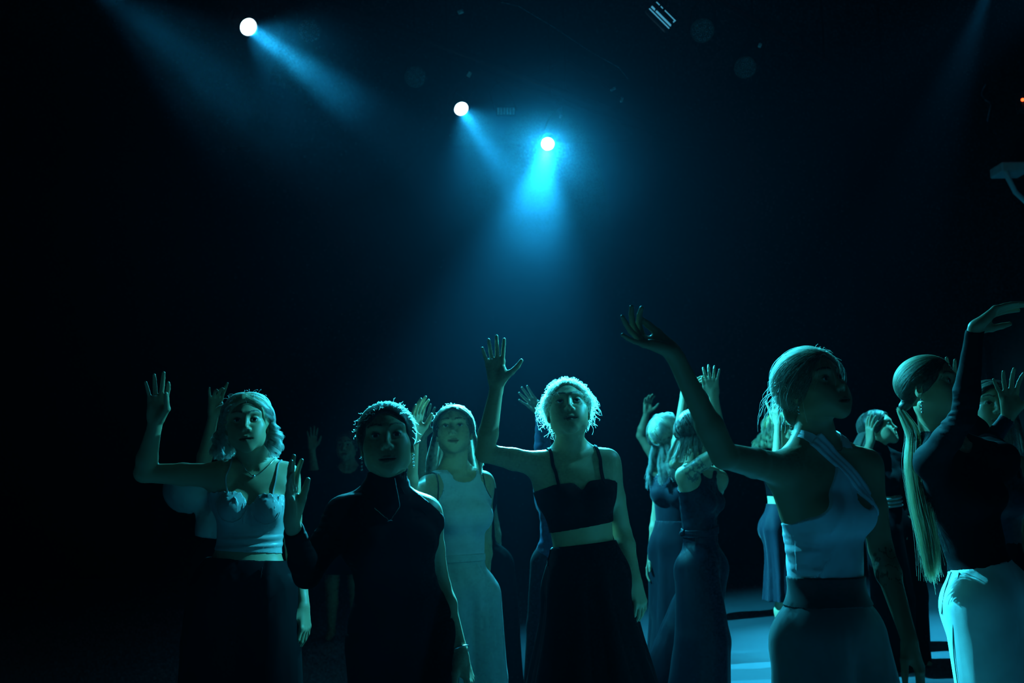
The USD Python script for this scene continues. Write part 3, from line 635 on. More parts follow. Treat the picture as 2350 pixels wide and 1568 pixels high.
# right wall
dw = lambda px: XR * FPX / (px - 1175 + 30)
c = at(2330, 392, 8.2); t = thing('wall_bracket', (XR, c[1], c[2]), 'pale box-edged bracket high on the right wall', 'bracket')
put_tm(t.path_, 'shelf', rbox((.25, .22, .085), .01).apply_translation((XR - .125, c[1] + .05, c[2] + .02)), PALE, 30, t.loc)
put_tm(t.path_, 'arm', tube([(XR - .225, c[1] - .05, c[2] - .02), (XR - .15, c[1] - .05, c[2] - .20), (XR - .01, c[1] - .02, c[2] - .32)], .022, 8), PALE, 30, t.loc)
put_tm(t.path_, 'wall_plate', rbox((.02, .3, .5), .005).apply_translation((XR - .01, c[1], c[2] - .15)), STEEL, 30, t.loc)
c = at(2347, 229, 8.0); t = thing('control_box', c, 'small black box with a glowing red light at the right edge', 'box')
put_tm(t.path_, 'case', rbox((XR - c[0] + .05, .12, .16), .008).apply_translation(((XR + c[0] + .05) / 2, c[1] + .07, c[2])), RUBBER, 30, t.loc)
tag(put_tm(t.path_, 'light', trimesh.creation.icosphere(2, .013).apply_translation(c), RED, 40, t.loc).GetPrim(), 'small glowing red light')
c = np.array([(XR - .012 - .03 * abs(math.sin(i * .5)), 8.75 + .06 * math.sin(i * .55 + .4), at(2290, 190 + i * 8, 8.75)[2]) for i in range(12)]); t = thing('cable', c[0], 'pale looped cable hanging on the right wall near the red light', 'cable')
put_tm(t.path_, 'wire', tube(c, .007, 8), GLASSDIM, 40, t.loc); put_tm(t.path_, 'hook', tube([c[0], c[0] + (.03, 0, .01)], .006, 6), STEEL, 40, t.loc)
# ---------------------------------------------------------------- the dancers
noise = meshkit.noise
def creases(sx, sz, amp, seed=0, ridge=True):
    """cloth folds: ridged noise stretched along one direction"""
    def f(q):
        n = noise(q / (sx, sx, sz), seed) * .65 + noise(q / (sx * .5, sx * .5, sz * .6), seed + 7) * .35
        return amp * ((np.abs(2 * n - 1) * -1 + .5) if ridge else (.5 - n) * 2)
    return f
def above(u0): return lambda l, f, u, x, y, z: u0 - u + 0 * (l + f)
def strips(*pts): return np.array(pts, float)
def trousers(p, m, r1=.10, r2=.12, r3=.14, waist=-.16, name='trousers', fold=.010, v=.007, zmin=.015, label=None, spread=0.0):
    """wide trouser legs from hip to floor joined to the seat"""
    pr = [q for q in p.prims if q.tag == 'torso']
    for s, m_ in (('L', 1), ('R', -1)):
        h, k, a = (getattr(p, c + s) for c in ('Hj', 'K', 'A')); k = k + p.C.lat * m_ * spread * .5; a = a + p.C.lat * m_ * spread
        a = np.array([a[0], a[1], .0])
        pr += [cap(h + (0, 0, .02), k, r1, r2, .03, 't'), cap(k, a, r2, r3, .012, 't')]
    def reg(l, f, u, x, y, z): return np.maximum(u - waist, zmin - z + 0 * u)
    lo, hi = bounds(pr)
    p.wear(name, pr, m, .006, reg, v, creases(.055, .5, fold, 3), label, back=(np.array([-99, -99, 0.]), p.C.p(0, 0, waist) + 9 * np.array([1, 1, 0]) + (0, 0, .06)))
def skirt(p, m, r0=.115, r1=.34, waist=-.15, zmin=.04, n=9, amp=.022, name='skirt', v=.008, label=None, drift=(0, 0), flat=.85):
    """a long skirt hanging in folds from the waist"""
    pr = [q for q in p.prims if q.tag in ('torso', 'leg')]
    top = p.C.p(0, 0, waist - .06); bot = np.array([p.P[0] + drift[0], p.P[1] + drift[1], -.05])
    pr.append(cap(top, bot, r0, r1, .03, 't', (p.C.fwd, flat)))
    def fold(q):
        w = np.clip((top[2] - q[:, 2]) / (top[2]), 0, 1.2); c = top[None] + (bot - top)[None] * w[:, None]
        th = np.arctan2(q[:, 1] - c[:, 1], q[:, 0] - c[:, 0]); ph = noise(np.stack([np.cos(th), np.sin(th), q[:, 2] * .6], 1) * 1.5, 5) * 5
        return amp * np.sin(th * n + ph) * w ** .8
    p.wear(name, pr, m, .006, lambda l, f, u, x, y, z: np.maximum(u - waist, zmin - z + 0 * u), v, fold, label, back=(np.array([-99, -99, 0.]), p.C.p(0, 0, waist) + (9, 9, .06)))
def neckhole(p, r=.075, du=0.0, df=.02):
    c = p.N + p.C.fwd * df + p.C.up * du
    return lambda x, y, z: r - np.sqrt((x - c[0]) ** 2 + (y - c[1]) ** 2 + (z - c[2]) ** 2)
def armhole(S, r=.078):
    return lambda x, y, z: r - np.sqrt((x - S[0]) ** 2 + (y - S[1]) ** 2 + (z - S[2]) ** 2)
def tank(p, m, name='tank_top', waist=-.17, rn=.085, ra=.08, off=.004, v=.006, fold=None, top=.17, label=None, du=.01, ao=.0):
    nh, a, b = neckhole(p, rn, du), armhole(p.SR - p.C.lat * ao, ra), armhole(p.SL + p.C.lat * ao, ra)
    p.wear(name, p.sub('torso', 'shoulder') + p.bridge, m, off, lambda l, f, u, x, y, z: np.maximum.reduce([waist - u + 0 * l, u - top + 0 * l, nh(x, y, z), a(x, y, z), b(x, y, z)]), v, fold, label)
def along(p, s, q):
    """region that ends a sleeve: positive past the fraction q of the forearm"""
    E, W = getattr(p, 'E' + s), getattr(p, 'W' + s); n = np.linalg.norm(W - E); d = (W - E) / n
    def f(x, y, z):
        x, y, z = x - E[0], y - E[1], z - E[2]; k = x * d[0] + y * d[1] + z * d[2]
        r = np.sqrt(np.maximum(x * x + y * y + z * z - k * k, 0)); return np.where((r < .075) & (k > 0) & (k < n + .2), k - q * n, -.05)
    return f
def sleeved(p, m, name='top', arms='RL', ends=(1., 1.), waist=-.22, rn=.07, off=.005, v=.006, fold=None, label=None, neck=False, du=.02):
    tags = ['torso', 'shoulder'] + ['arm' + a for a in arms] + (['neck'] if neck else [])
    e = [along(p, a, q) for a, q in zip(arms, ends)]; nh = neckhole(p, rn, du)
    others = [armhole(getattr(p, 'S' + a), .08) for a in 'RL' if a not in arms]
    hand_side = [(getattr(p, 'E' + a)) for a in arms]
    def reg(l, f, u, x, y, z):
        t = waist - u + 0 * l
        for E, a in zip(hand_side, arms):      # the arms are not cut by the hem
            W, S = getattr(p, 'W' + a), getattr(p, 'S' + a)
            for A, B in ((S, E), (E, W)):
                d = B - A; k = np.clip(((x - A[0]) * d[0] + (y - A[1]) * d[1] + (z - A[2]) * d[2]) / (d @ d), 0, 1)
                t = np.minimum(t, np.sqrt((x - A[0] - k * d[0]) ** 2 + (y - A[1] - k * d[1]) ** 2 + (z - A[2] - k * d[2]) ** 2) - .062)
        r = [t] + [q(x, y, z) for q in e] + [q(x, y, z) for q in others]
        if not neck: r.append(nh(x, y, z))
        return np.maximum.reduce(np.broadcast_arrays(*r))
    p.wear(name, p.sub(*tags) + p.bridge, m, off, reg, v, fold, label)

# --- front left: wavy hair, satin crop top
A = Person('woman with wavy light bob in pale ruched satin crop top, arm raised at left', 3.7, b=.98, hs=.95, skin=(.40, .27, .16),
    pelvis=(562, 1345), neck=(590, 1068, .03), head=(567, 976, -.03), face=(.20, -.96, .12), roll=2,
    SR=(508, 1092, -.02), ER=(330, 1086, -.06), WR=(357, 968, -.12), handR=dict(d=(.14, -.1, 1), n=(.15, -1, -.1), curls=[(20, 30, 10), (5, 8, 6), (4, 8, 6), (5, 8, 6)], spread=1.3, thumb=(30, -8), fold=.35),
    lat=(1, .12, 0), SL=(655, 1094, .07), EL=(678, 1275, .10), WL=(696, 1388, .02), handL=dict(d=(.10, -.2, -1), n=(-.9, .3, -.1), curl=(18, 25, 18)))
A.build()
A.wear('crop_top', A.sub('torso', 'shoulder'), SATIN, .005, lambda l, f, u, x, y, z: np.maximum(-.150 - u + 0 * l, np.where(f > -.02, u - (.062 + .0025 * np.sin(l * 300) - .045 * np.exp(-(l / .022) ** 2) - .10 * np.maximum(np.abs(l) - .095, 0)), u - .03)), .0038,
    lambda q: np.where(A.C.locv(q)[:, 2] > -.055, creases(.015, .25, .013, 2)(q), creases(.30, .024, .009, 4)(q)))
# underwired cups
for m in (-1, 1):
    pts = [A.C.p(m * .066 * A.b + .062 * math.cos(a), .12, .0 + .062 * math.sin(a)) for a in np.linspace(math.pi, 2 * math.pi, 14)]
    A.chain('cup_seam', pts, .0014, SATIN, .0062)
    A.strap('shoulder_strap', [A.C.p(m * .085, .11, .055), A.C.p(m * .088, .10, .12), A.C.p(m * .085, .03, .19), A.C.p(m * .08, -.08, .15)], .005, .002, SATIN, .003, steps=3)
trousers(A, BLACK, .112, .115, .13, -.175, spread=.02)
A.chain('drawstring', [A.C.p(.075, .13, -.19), A.C.p(.08, .15, -.23), A.C.p(.078, .15, -.28)], .003, BLACK, .012)
c, ms = A.chain('necklace', [A.N + A.C.lat * l + A.C.fwd * f + A.C.up * u for l, f, u in ((-.055, -.01, .02), (-.05, .03, 0), (-.028, .06, -.025), (0, .07, -.047), (.028, .06, -.028), (.05, .03, 0), (.055, -.01, .02))], .0018, METAL, .003)
put_tm(A.path, 'pendant', trimesh.creation.icosphere(2, .006).apply_translation(c[30] + A.C.fwd * .003), METAL, 40, A.root.loc)
put_tm(A.path, 'ring', turned(trimesh.creation.torus(.0092, .0016), (.1, -.1, 1), A.WR + unit((.14, -.1, 1)) * .095 + (-.0125, 0, 0)), METAL, 40, A.root.loc)
rg = np.random.default_rng(11)
hp = hair_cap(A, SCALP['light'], .012)
curves(hp, 'hair_strands', loose_hair(A, rg, 3600, .135, .020, 2.2, .012, 30, .012, .003, spread=.018, locks=140, puff=.12, vary=.30, taper=.35, lockr=.045) + curls(A, rg, 110, 1.14, .045, .0008), .0008, HAIR['light'], A.root.loc)

# --- front: black one-sleeved dress
B = Person('woman with dark tied-back hair in black one-shoulder dress with one long sleeve', 3.07, b=.98, hs=1.0, skin=(.40, .27, .16), bust=1.05,
    pelvis=(922, 1452), neck=(885, 1140, .02), head=(888, 1018, -.02), face=(.10, -.97, .20), roll=3, gaze=-.1,
    SR=(790, 1182, 0), ER=(704, 1318, -.10), WR=(668, 1196, -.26), handR=dict(d=(.06, -.12, 1), n=(1, -.12, 0), curls=[(4, 8, 6), (-6, 8, 6), (-4, 8, 6), (4, 10, 8)], thumb=(12, 0), fold=.28, spread=1.0),
    SL=(972, 1180, .04), EL=(1008, 1345, .06), WL=(1058, 1500, -.02), handL=dict(d=(.3, -.2, -1), n=(-.9, .2, -.2), curl=(15, 22, 15)))
B.build()
def regB(l, f, u, x, y, z):
    e = along(B, 'R', .86)(x, y, z); d = B.EL - B.SL
    cut = (l - .052) * .74 + (u - .20) * .67            # bare left shoulder
    tt = np.maximum(cut, u - .225)
    nk = np.sqrt((x - B.N[0]) ** 2 + (y - B.N[1]) ** 2) - .075
    tt = np.where((nk < 0) & (u > .14), u - .235, tt)
    return np.maximum.reduce(np.broadcast_arrays(tt, e, -.37 - u))
def foldB(q):
    h = B.C.locv(q); return np.where(h[:, 2] > .08, creases(.10, .02, .004, 8)(q), creases(.12, .022, .0035, 9)(q)) * np.where(np.abs(h[:, 0]) > .07, 1.0, .25)
B.wear('dress', B.sub('torso', 'shoulder', 'armR', 'neck') + B.bridge, BLACK, .0075, regB, .0055, foldB)
skirt(B, BLACK, .10, .30, -.23, .03, 7, .02, drift=(0.02, 0))
B.chain('dress_hem', [B.C.p(.045, .07, .19), B.C.p(.09, .10, .13), B.C.p(.13, .10, .07), B.C.p(.15, .07, .03)], .0022, BLACK, .005, label='thin edge of the dress across the chest')
for k, (a, b) in enumerate((((.02, .065, .165), (.075, .075, .155)), ((.07, .05, .185), (.02, .09, .12)), ((.045, .07, .185), (.048, .09, .13)))):
    B.chain('thin_strap', [B.C.p(*a), B.C.p(*b)], .0016, BLACK, .004, 14)
c, ms = B.chain('necklace', [B.C.p(l, .12, u) for l, u in ((-.045, .15), (-.02, .11), (0, .085), (.02, .11), (.045, .15))], .0010, METAL, .008)
put_tm(B.path, 'pendant', turned(trimesh.creation.torus(.009, .0012), B.C.fwd, c[30] - B.C.up * .008), METAL, 40, B.root.loc)
put_tm(B.path, 'bracelet', turned(trimesh.creation.torus(.027, .0022), unit(B.WL - B.EL), B.WL * .94 + B.EL * .06), METAL, 40, B.root.loc)
for m in (-1, 1):
    e = B.H.p(m * .078, -.012, -.04); put_tm(B.path, 'earring', cat([trimesh.creation.icosphere(1, .0035).apply_translation(e - (0, 0, .011 * k)) for k in range(4)]), METAL, 40, B.root.loc)
rg = np.random.default_rng(12)
hp = hair_cap(B, SCALP['dark'], .010, extra=[ell(B.H.p(0, -.115, .005), (.04, .035, .04), B.H.R, .02)])
curves(hp, 'hair_strands', pulled_back(B, rg, 3000, (0, -.95, -.15), .010, .003) + curls(B, rg, 130, 1.13, .03, .003), .0007, HAIR['dark'], B.root.loc)

# --- behind her: white tank top, grey trousers
C = Person('woman with straight brown hair in pale tank top and grey trousers, behind the black dress', 4.5, b=.98, hs=1.0, skin=(.40, .27, .16), vf=.003, bust=1.15,
    pelvis=(1058, 1365), neck=(1050, 1082, .03), head=(1042, 993, 0), face=(.0, -.95, .28), roll=2, lat=(.85, .5, 0),
    SR=(985, 1118, -.10), ER=(936, 1142, -.32), WR=(949, 1006, -.38), handR=dict(d=(.2, -.1, 1), n=(.75, -.5, 0), curl=(4, 12, 10), thumb=(30, 12), spread=.8),
    SL=(1108, 1108, .10), EL=(1112, 1245, .20), WL=(1113, 1338, .12), handL=dict(d=(.12, -.2, -1), n=(-.8, .5, 0), curl=(12, 18, 12)))
C.build()
tank(C, OFFWHITE, 'tank_top', -.18, .080, .085, top=.21, fold=creases(.2, .03, .002, 5), ao=.028, du=.015)
for S, m in ((C.SR, -1), (C.SL, 1)):
    ring = [S + C.C.lat * m * .028 + (C.C.lat * m * -.62 + (C.C.up * math.cos(a) + C.C.fwd * math.sin(a)) * .78) * .085 for a in np.linspace(0, 2 * math.pi, 24)]
    C.chain('armhole_binding', ring, .003, DARKGREY, .003)
trousers(C, PALEGREY, .105, .10, .12, -.165, fold=.008)
C.wear('waistband', C.sub('torso'), PALEGREY, .008, lambda l, f, u, x, y, z: np.maximum(u + .160, -.195 - u) + 0 * l, .006)
put_tm(C.path, 'bracelet', turned(trimesh.creation.torus(.027, .004), unit(C.WR - C.ER), C.WR * .96 + C.ER * .04), METAL, 40, C.root.loc)
rg = np.random.default_rng(13)
hp = hair_cap(C, SCALP['brown'], .010)
curves(hp, 'hair_strands', loose_hair(C, rg, 2600, .20, .006, .9, -.004, 22, .010, .003, spread=.03, locks=150) + curls(C, rg, 60, 1.13, .03), .0010, HAIR['brown'], C.root.loc)

# --- centre: black corset top, long black skirt
D = Person('woman with frizzy curly hair in black strapped corset top and long black skirt', 3.8, b=1.0, hs=1.0, skin=(.40, .27, .16),
    pelvis=(1350, 1335), neck=(1313, 1040, .02), head=(1304, 945, -.02), face=(-.02, -.92, .36), roll=3, gaze=.2,
    SR=(1243, 1068, 0), ER=(1112, 1040, -.06), WR=(1141, 884, -.10), handR=dict(d=(-.05, -.05, 1), n=(.1, -1, 0), curl=(5, 8, 6), spread=1.1, thumb=(52, 50), fold=.12),
    SL=(1392, 1062, .04), EL=(1428, 1222, .08), WL=(1458, 1332, .0), handL=dict(d=(.15, -.25, -1), n=(-.6, .6, .1), curl=(22, 30, 20)))
D.build()
D.wear('corset_top', D.sub('torso', 'shoulder') + D.bridge, BLACK, .005, lambda l, f, u, x, y, z: np.maximum(-.098 + .06 * l - u, np.where(f > -.02, u - (.070 - .030 * np.exp(-(l / .02) ** 2) - .25 * np.maximum(np.abs(l) - .10, 0)), u - .03)), .0055, creases(.12, .05, .002, 6))
for m in (-1, 1): D.strap('shoulder_strap', [D.C.p(m * .095, .11, .05), D.C.p(m * .092, .10, .12), D.C.p(m * .09, .02, .20), D.C.p(m * .08, -.08, .15)], .011, .003, BLACK, .003, steps=3)
skirt(D, BLACK, .115, .37, -.158, .03, 9, .030, drift=(.02, .0))
D.chain('skirt_tie', [D.C.p(-.115, .0, -.17), D.C.p(-.15, .0, -.20), D.C.p(-.13, .02, -.23)], .003, BLACK, .012)
put_tm(D.path, 'ring', turned(trimesh.creation.torus(.0092, .0016), (0, 0, 1), D.WR + np.array((-.022, -.005, .098))), METAL, 40, D.root.loc)
rg = np.random.default_rng(14)
hp = hair_cap(D, SCALP['curly'], .008)
side = lambda q: (q[:, 2] < .25)
curves(hp, 'hair_strands', pulled_back(D, rg, 1400, (0, -.9, -.4), .008, .005, loose=.2) + curls(D, rg, 1500, 1.08, .030, .004) + curls(D, rg, 900, 1.05, .055, .008, 14, side, .6), .0007, HAIR['curly'], D.root.loc)

# --- front right: white halter top
def inkI(p, V, T):
    e = p.EL * .55 + p.WL * .45 * 1.0; e = p.EL + (p.WL - p.EL) * .30; q = V - e; n = noise(V * 55, 4); k = (np.linalg.norm(q * (1, 1, .7), axis=1) < .06) & (np.abs(n - .5) < .045); T[k] = T[k] * .35
I = Person('woman in white crossed halter top and grey trousers, arm reaching up, front right', 3.05, b=1.03, hs=.99, skin=(.40, .27, .16), bust=.9,
    pelvis=(1905, 1462), neck=(1882, 1018, .02), head=(1868, 893, -.02), face=(.50, -.83, .26), roll=6, lat=(.86, .50, 0),
    SR=(1795, 1078, -.06), ER=(1662, 1046, -.36), WR=(1543, 806, -.46), handR=dict(d=(-.85, .08, .36), n=(.34, -.42, .84), curls=[(52, 24, 10), (42, 20, 10), (26, 12, 8), (2, 10, 8)], spread=1.7, thumb=(26, 4), fold=.35, s=.95),
    SL=(1985, 1070, .06), EL=(2022, 1262, .02), WL=(2086, 1466, -.18), handL=dict(d=(.2, -.2, -1), n=(-.8, .5, .1), curl=(15, 22, 15)))
I.build(inkI)
CI = I.C
def regI(l, f, u, x, y, z):
    a = u - np.interp(l, [-.2, -.14, -.10, -.055, -.022, 0, .02], [-.06, -.022, .020, .085, .14, .21, .3])                   # edge from the right armpit up to the neck
    b = (u - .205) + np.maximum(l - .0, 0) * 1.30        # edge from the neck down to the left armpit
    kh = .027 - np.sqrt(((l - .060) * 1.0) ** 2 + ((u - .045) * 1.05) ** 2)
    fr = np.maximum.reduce(np.broadcast_arrays(a, b, np.where(f > 0, kh, -1)))
    return np.maximum(np.where(f > -.03, fr, u + .02), -.185 - u)
def foldI(q):
    h = CI.locv(q); d = (h[:, 0] * .8 - h[:, 2] * .6); return np.where(h[:, 0] < -.03, .0035 * np.sin(d * 90 + 5 * noise(q * 9, 2)) * np.clip((-.02 - h[:, 0]) / .06, 0, 1), 0) + np.where(h[:, 0] < -.09, creases(.2, .024, .006, 3)(q), 0)
I.wear('halter_top', I.sub('torso', 'shoulder') + I.bridge, WHITE, .005, regI, .005, foldI)
I.wear('wrap_panel', I.sub('torso', 'shoulder') + I.bridge, WHITE, .0075, lambda l, f, u, x, y, z: np.maximum.reduce(np.broadcast_arrays(regI(l, f, u, x, y, z), l - np.interp(u, [-.18, -.10, -.03, .05, .12, .2], [-.10, -.055, -.005, .018, .022, .03]), -f)), .005, foldI, tight=.004)
def regS(l, f, u, x, y, z):
    d = (l + .048) * .72 + (u - .205) * .69; t = (l + .048) * .69 - (u - .205) * .72
    return np.maximum.reduce(np.broadcast_arrays(np.abs(d - .004) - .025 - .02 * np.clip(t, 0, .3), -.02 - f, t - .33, -t - .03))
I.wear('halter_strap', I.sub('torso', 'shoulder', 'neck'), WHITE, .009, regS, .0045, lambda q: .0016 * np.sin(((CI.locv(q) @ np.array([.72, 0, .69]))) * 330))
for m, nm in ((-1, 'neck_strap'), (1, 'neck_strap')):
    I.strap(nm, [CI.p(m * .052, .055, .20), CI.p(m * .062, .01, .225), CI.p(m * .05, -.045, .24), CI.p(0, -.065, .245)], .030, .004, WHITE, .003, 24, 5)
I.chain('necklace', [I.N + CI.lat * l + CI.fwd * f + CI.up * u for l, f, u in ((-.06, -.03, .02), (-.06, .02, -.005), (-.045, .045, -.02), (-.01, .06, -.035), (.03, .05, -.02), (.05, .01, .01))], .0015, METAL, .003)
trousers(I, DIMGREY, .106, .130, .17, -.185, fold=.006, spread=.04)
I.wear('waistband', I.sub('torso'), DARKGREY, .011, lambda l, f, u, x, y, z: np.maximum(u + .178, -.265 - u) + 0 * l, .006, label='broad dark grey waistband')
e = I.H.p(-.078, -.012, -.045); put_tm(I.path, 'earring', cat([trimesh.creation.icosphere(1, .0035).apply_translation(e - (0, 0, .010 * k)) for k in range(3)]), METAL, 40, I.root.loc)
rg = np.random.default_rng(15)
hp = hair_cap(I, SCALP['blond'], .011, extra=[ell(I.H.p(0, -.095, -.045), (.045, .035, .045), I.H.R, .03)])
low = lambda q: (q[:, 1] < .2) & (q[:, 2] < .3)
curves(hp, 'hair_strands', pulled_back(I, rg, 3800, (0, -.80, -.58), .012, .006, 14, bump=.12) + curls(I, rg, 120, 1.13, .045, .0012) + curls(I, rg, 130, 1.1, .09, .004, 9, low, .9), .0007, HAIR['blond'], I.root.loc)

# --- right: black long-sleeved top, pale trousers, long ponytail
K = Person('woman in black long-sleeved top and pale trousers with very long ponytail at the right edge', 3.5, b=1.0, hs=.99, skin=(.40, .27, .16), bust=.9,
    pelvis=(2268, 1372), neck=(2178, 1018, .03), head=(2134, 893, 0), face=(.74, -.65, .16), roll=-4, lat=(.80, .60, 0),
    SR=(2138, 1058, -.10), ER=(2212, 955, -.30), WR=(2238, 752, -.42), handR=dict(d=(.72, .08, .52), n=(.45, -.35, -.75), curl=(22, 8, 6), thumb=(22, 6), fold=.45, spread=.5),
    SL=(2300, 1052, .16), EL=(2262, 1010, .40), WL=(2190, 926, .42), handL=dict(d=(-.05, 0, 1), n=(-.3, -.9, 0), curl=(8, 12, 8)))
K.build()
sleeved(K, BLACK, 'long_sleeved_top', 'RL', (.97, 1.), -.225, .075, .006, .006, lambda q: np.where(np.linalg.norm(q - K.ER, axis=1) < .10, creases(.08, .020, .007, 3)(q), creases(.09, .06, .004, 5)(q)))
K.chain('sleeve_seam', [K.SR + K.C.up * .05 + K.C.lat * .05, K.SR + K.C.fwd * .05 + K.C.lat * .04, K.SR - K.C.up * .05 + K.C.lat * .03], .002, BLACK, .008)
trousers(K, CREAM, .108, .10, .11, -.215, fold=.005, name='trousers', spread=.0)
for dx in (0.0, -.055):
    pts = [K.P + K.C.lat * (-.165) + K.C.fwd * (dx - .02) + np.array([0, 0, z]) for z in (np.linspace(.13, -.02, 8) if dx else np.linspace(.13, -.60, 16))]
    tv = cKDTree(K.last[0]); q = np.array([K.last[0][tv.query(x)[1]] for x in pts])
    for _ in range(4): q[1:-1] = (q[:-2] + q[1:-1] * 2 + q[2:]) / 4
    q = q - K.C.lat * .003; put_tm(K.path, 'trouser_seam', tube(q, .0016, 6), DARKGREY, 50, K.root.loc)
e = K.H.p(-.079, -.010, -.045); put_tm(K.path, 'earring', cat([trimesh.creation.icosphere(1, .004).apply_translation(e - (0, 0, .011 * k)) for k in range(5)]), METAL, 40, K.root.loc)
rg = np.random.default_rng(16)
hp = hair_cap(K, SCALP['slick'], .006, fold=lambda q: .001 * (noise(K.H.locv(q) / (.006, .05, .006), 3) - .5), extra=[ell(K.H.p(0, -.098, -.040), (.018, .022, .018), K.H.R, .02)])
kn = K.H.p(0, -.118, -.05)
tail = np.array([kn, at(2098, 1000, 3.52), at(2096, 1070, 3.50), at(2112, 1160, 3.48), at(2130, 1240, 3.45), at(2142, 1330, 3.45)]); T = []
for i in range(900):
    s = np.linspace(0, 1, 26) * (.86 + .14 * rg.random()); q = np.stack([np.interp(s, np.linspace(0, 1, len(tail)), tail[:, a]) for a in range(3)], 1)
    for _ in range(2): q[1:-1] = (q[:-2] + q[1:-1] * 2 + q[2:]) / 4
    o = rg.normal(size=3) * .0085; T.append(q + o * (.5 + 1.2 * np.sin(s * 2.6))[:, None] + (rg.normal(size=3) * .03 * s[:, None] ** 2 if rg.random() < .06 else 0))
curves(hp, 'hair_strands', pulled_back(K, rg, 3600, (0, -.92, -.62), .006, .0006, bump=.02), .0008, HAIR['slick'], K.root.loc)
tag(curves(hp, 'ponytail', T, .0011, HAIR['ginger'], K.root.loc).GetPrim(), 'very long straight ponytail')

# --- behind her
Lw = Person('woman half hidden behind the long-sleeved black top, open palm raised, navy sleeve', 4.15, b=1.0, hs=1.0, skin=(.40, .27, .16), vf=.003,
    pelvis=(2290, 1340), neck=(2262, 1040, .03), head=(2278, 942, 0), face=(-.2, -.95, .20), roll=-6,
    SR=(2195, 1075, 0), ER=(2222, 1085, -.26), WR=(2318, 952, -.30), handR=dict(d=(.02, -.05, 1), n=(-.1, -1, .05), curls=[(12, 22, 12), (10, 16, 10), (8, 14, 10), (0, 12, 8)], spread=1.9, thumb=(50, 28), fold=.3),
    SL=(2330, 1072, .10), EL=(2345, 1200, .20), WL=(2335, 1300, .15))
Lw.build(); sleeved(Lw, NAVY, 'long_sleeved_top', 'R', (.94,), -.2, .10, .005, .007, creases(.08, .04, .006, 5)); trousers(Lw, BLACK, .11, .11, .13, v=.01)
for m in (-1, 1): Lw.strap('shoulder_strap', [Lw.C.p(m * .09, .10, .10), Lw.C.p(m * .085, .03, .20), Lw.C.p(m * .08, -.07, .16)], .014, .003, BLACK, .008, steps=3)
hp = hair_cap(Lw, SCALP['dark'], .010); curves(hp, 'hair_strands', loose_hair(Lw, np.random.default_rng(17), 900, .18, .006, 1, 0, 18), .0014, HAIR['dark'], Lw.root.loc)

# --- centre right: navy wrap dress, tattooed shoulder
def inkG(p, V, T):
    c = p.SR * .72 + p.ER * .28; q = V - c; n = noise(V * 70, 4) * .6 + noise(V * 140, 5) * .4; k = (np.linalg.norm(q, axis=1) < .075) & (q[:, 1] < .02) & (n < .52); T[k] = T[k] * (.30, .38, .5)
G = Person('woman seen from behind in navy wrap dress with tattooed shoulder, looking up to the right', 5.4, b=.93, hs=1.0, skin=(.48, .34, .21), vf=.0032,
    pelvis=(1612, 1300), neck=(1600, 1066, .02), head=(1603, 990, .02), face=(.93, .16, .36), roll=0, lat=(.55, .83, 0), stance=.13,
    SR=(1572, 1092, -.10), ER=(1656, 1030, -.20), WR=(1638, 908, -.20), handR=dict(d=(-.10, 0, 1), n=(.35, .9, 0), curls=[(8, 15, 8), (10, 18, 10), (8, 18, 10), (-6, 10, 6)], spread=1.5, thumb=(36, 6), fold=.0),
    SL=(1650, 1100, .14), EL=(1640, 1150, .42), WL=(1652, 1035, .46), handL=dict(d=(0, 0, 1), n=(0, 1, 0)), FL=(1500, 1520, .12))
G.build(inkG)
tank(G, NAVYSATIN, 'wrap_bodice', -.21, .09, .088, .006, fold=creases(.05, .05, .007, 4), du=-.005)
trousers(G, NAVYSATIN, .108, .14, .165, -.15, name='wide_trousers', fold=.012, spread=.03)
G.chain('wrap_tie', [G.C.p(-.12, -.05, -.15), G.C.p(-.06, -.12, -.17), G.C.p(.04, -.12, -.15)], .012, NAVYSATIN, .012)
G.wear('sash', G.sub('torso'), NAVYSATIN, .014, lambda l, f, u, x, y, z: np.abs(u + .15 - .12 * l) - .022 + 0 * f, .007, creases(.2, .015, .006, 3))
hp = hair_cap(G, SCALP['dark'], .010); curves(hp, 'hair_strands', loose_hair(G, np.random.default_rng(18), 1200, .13, .008, 1.2, 0, 18, fwd=-.25), .0014, HAIR['dark'], G.root.loc)

# --- wavy fair hair seen from behind, arm up
Fw = Person('woman with long wavy fair hair seen from behind, head tipped back, bright arm raised', 6.3, b=1.0, hs=1.0, skin=(.48, .34, .21), vf=.0035, vc=.009,
    pelvis=(1548, 1255), neck=(1545, 1062, .0), head=(1533, 992, 0), face=(.62, .30, .72), roll=0, lat=(.85, -.5, 0),
    SL=(1585, 1095, .06), SR=(1520, 1090, .05), EL=(1549, 1062, -.16), WL=(1571, 898, -.12), handL=dict(d=(.75, .1, .55), n=(.4, .5, -.7), curl=(6, 12, 8), spread=2.2, thumb=(45, 20)))
Fw.build(); tank(Fw, NAVY, 'top', -.2, .09, .08, v=.008); skirt(Fw, NAVY, .11, .2, -.16, .05, 7, .015, v=.012)
hp = hair_cap(Fw, SCALP['light'], .012, v=.006)
curves(hp, 'hair_strands', loose_hair(Fw, np.random.default_rng(19), 2000, .26, .016, 2.5, 0, 26, .014, .005, fwd=-.1, locks=90, puff=.12), .0017, HAIR['light'], Fw.root.loc)

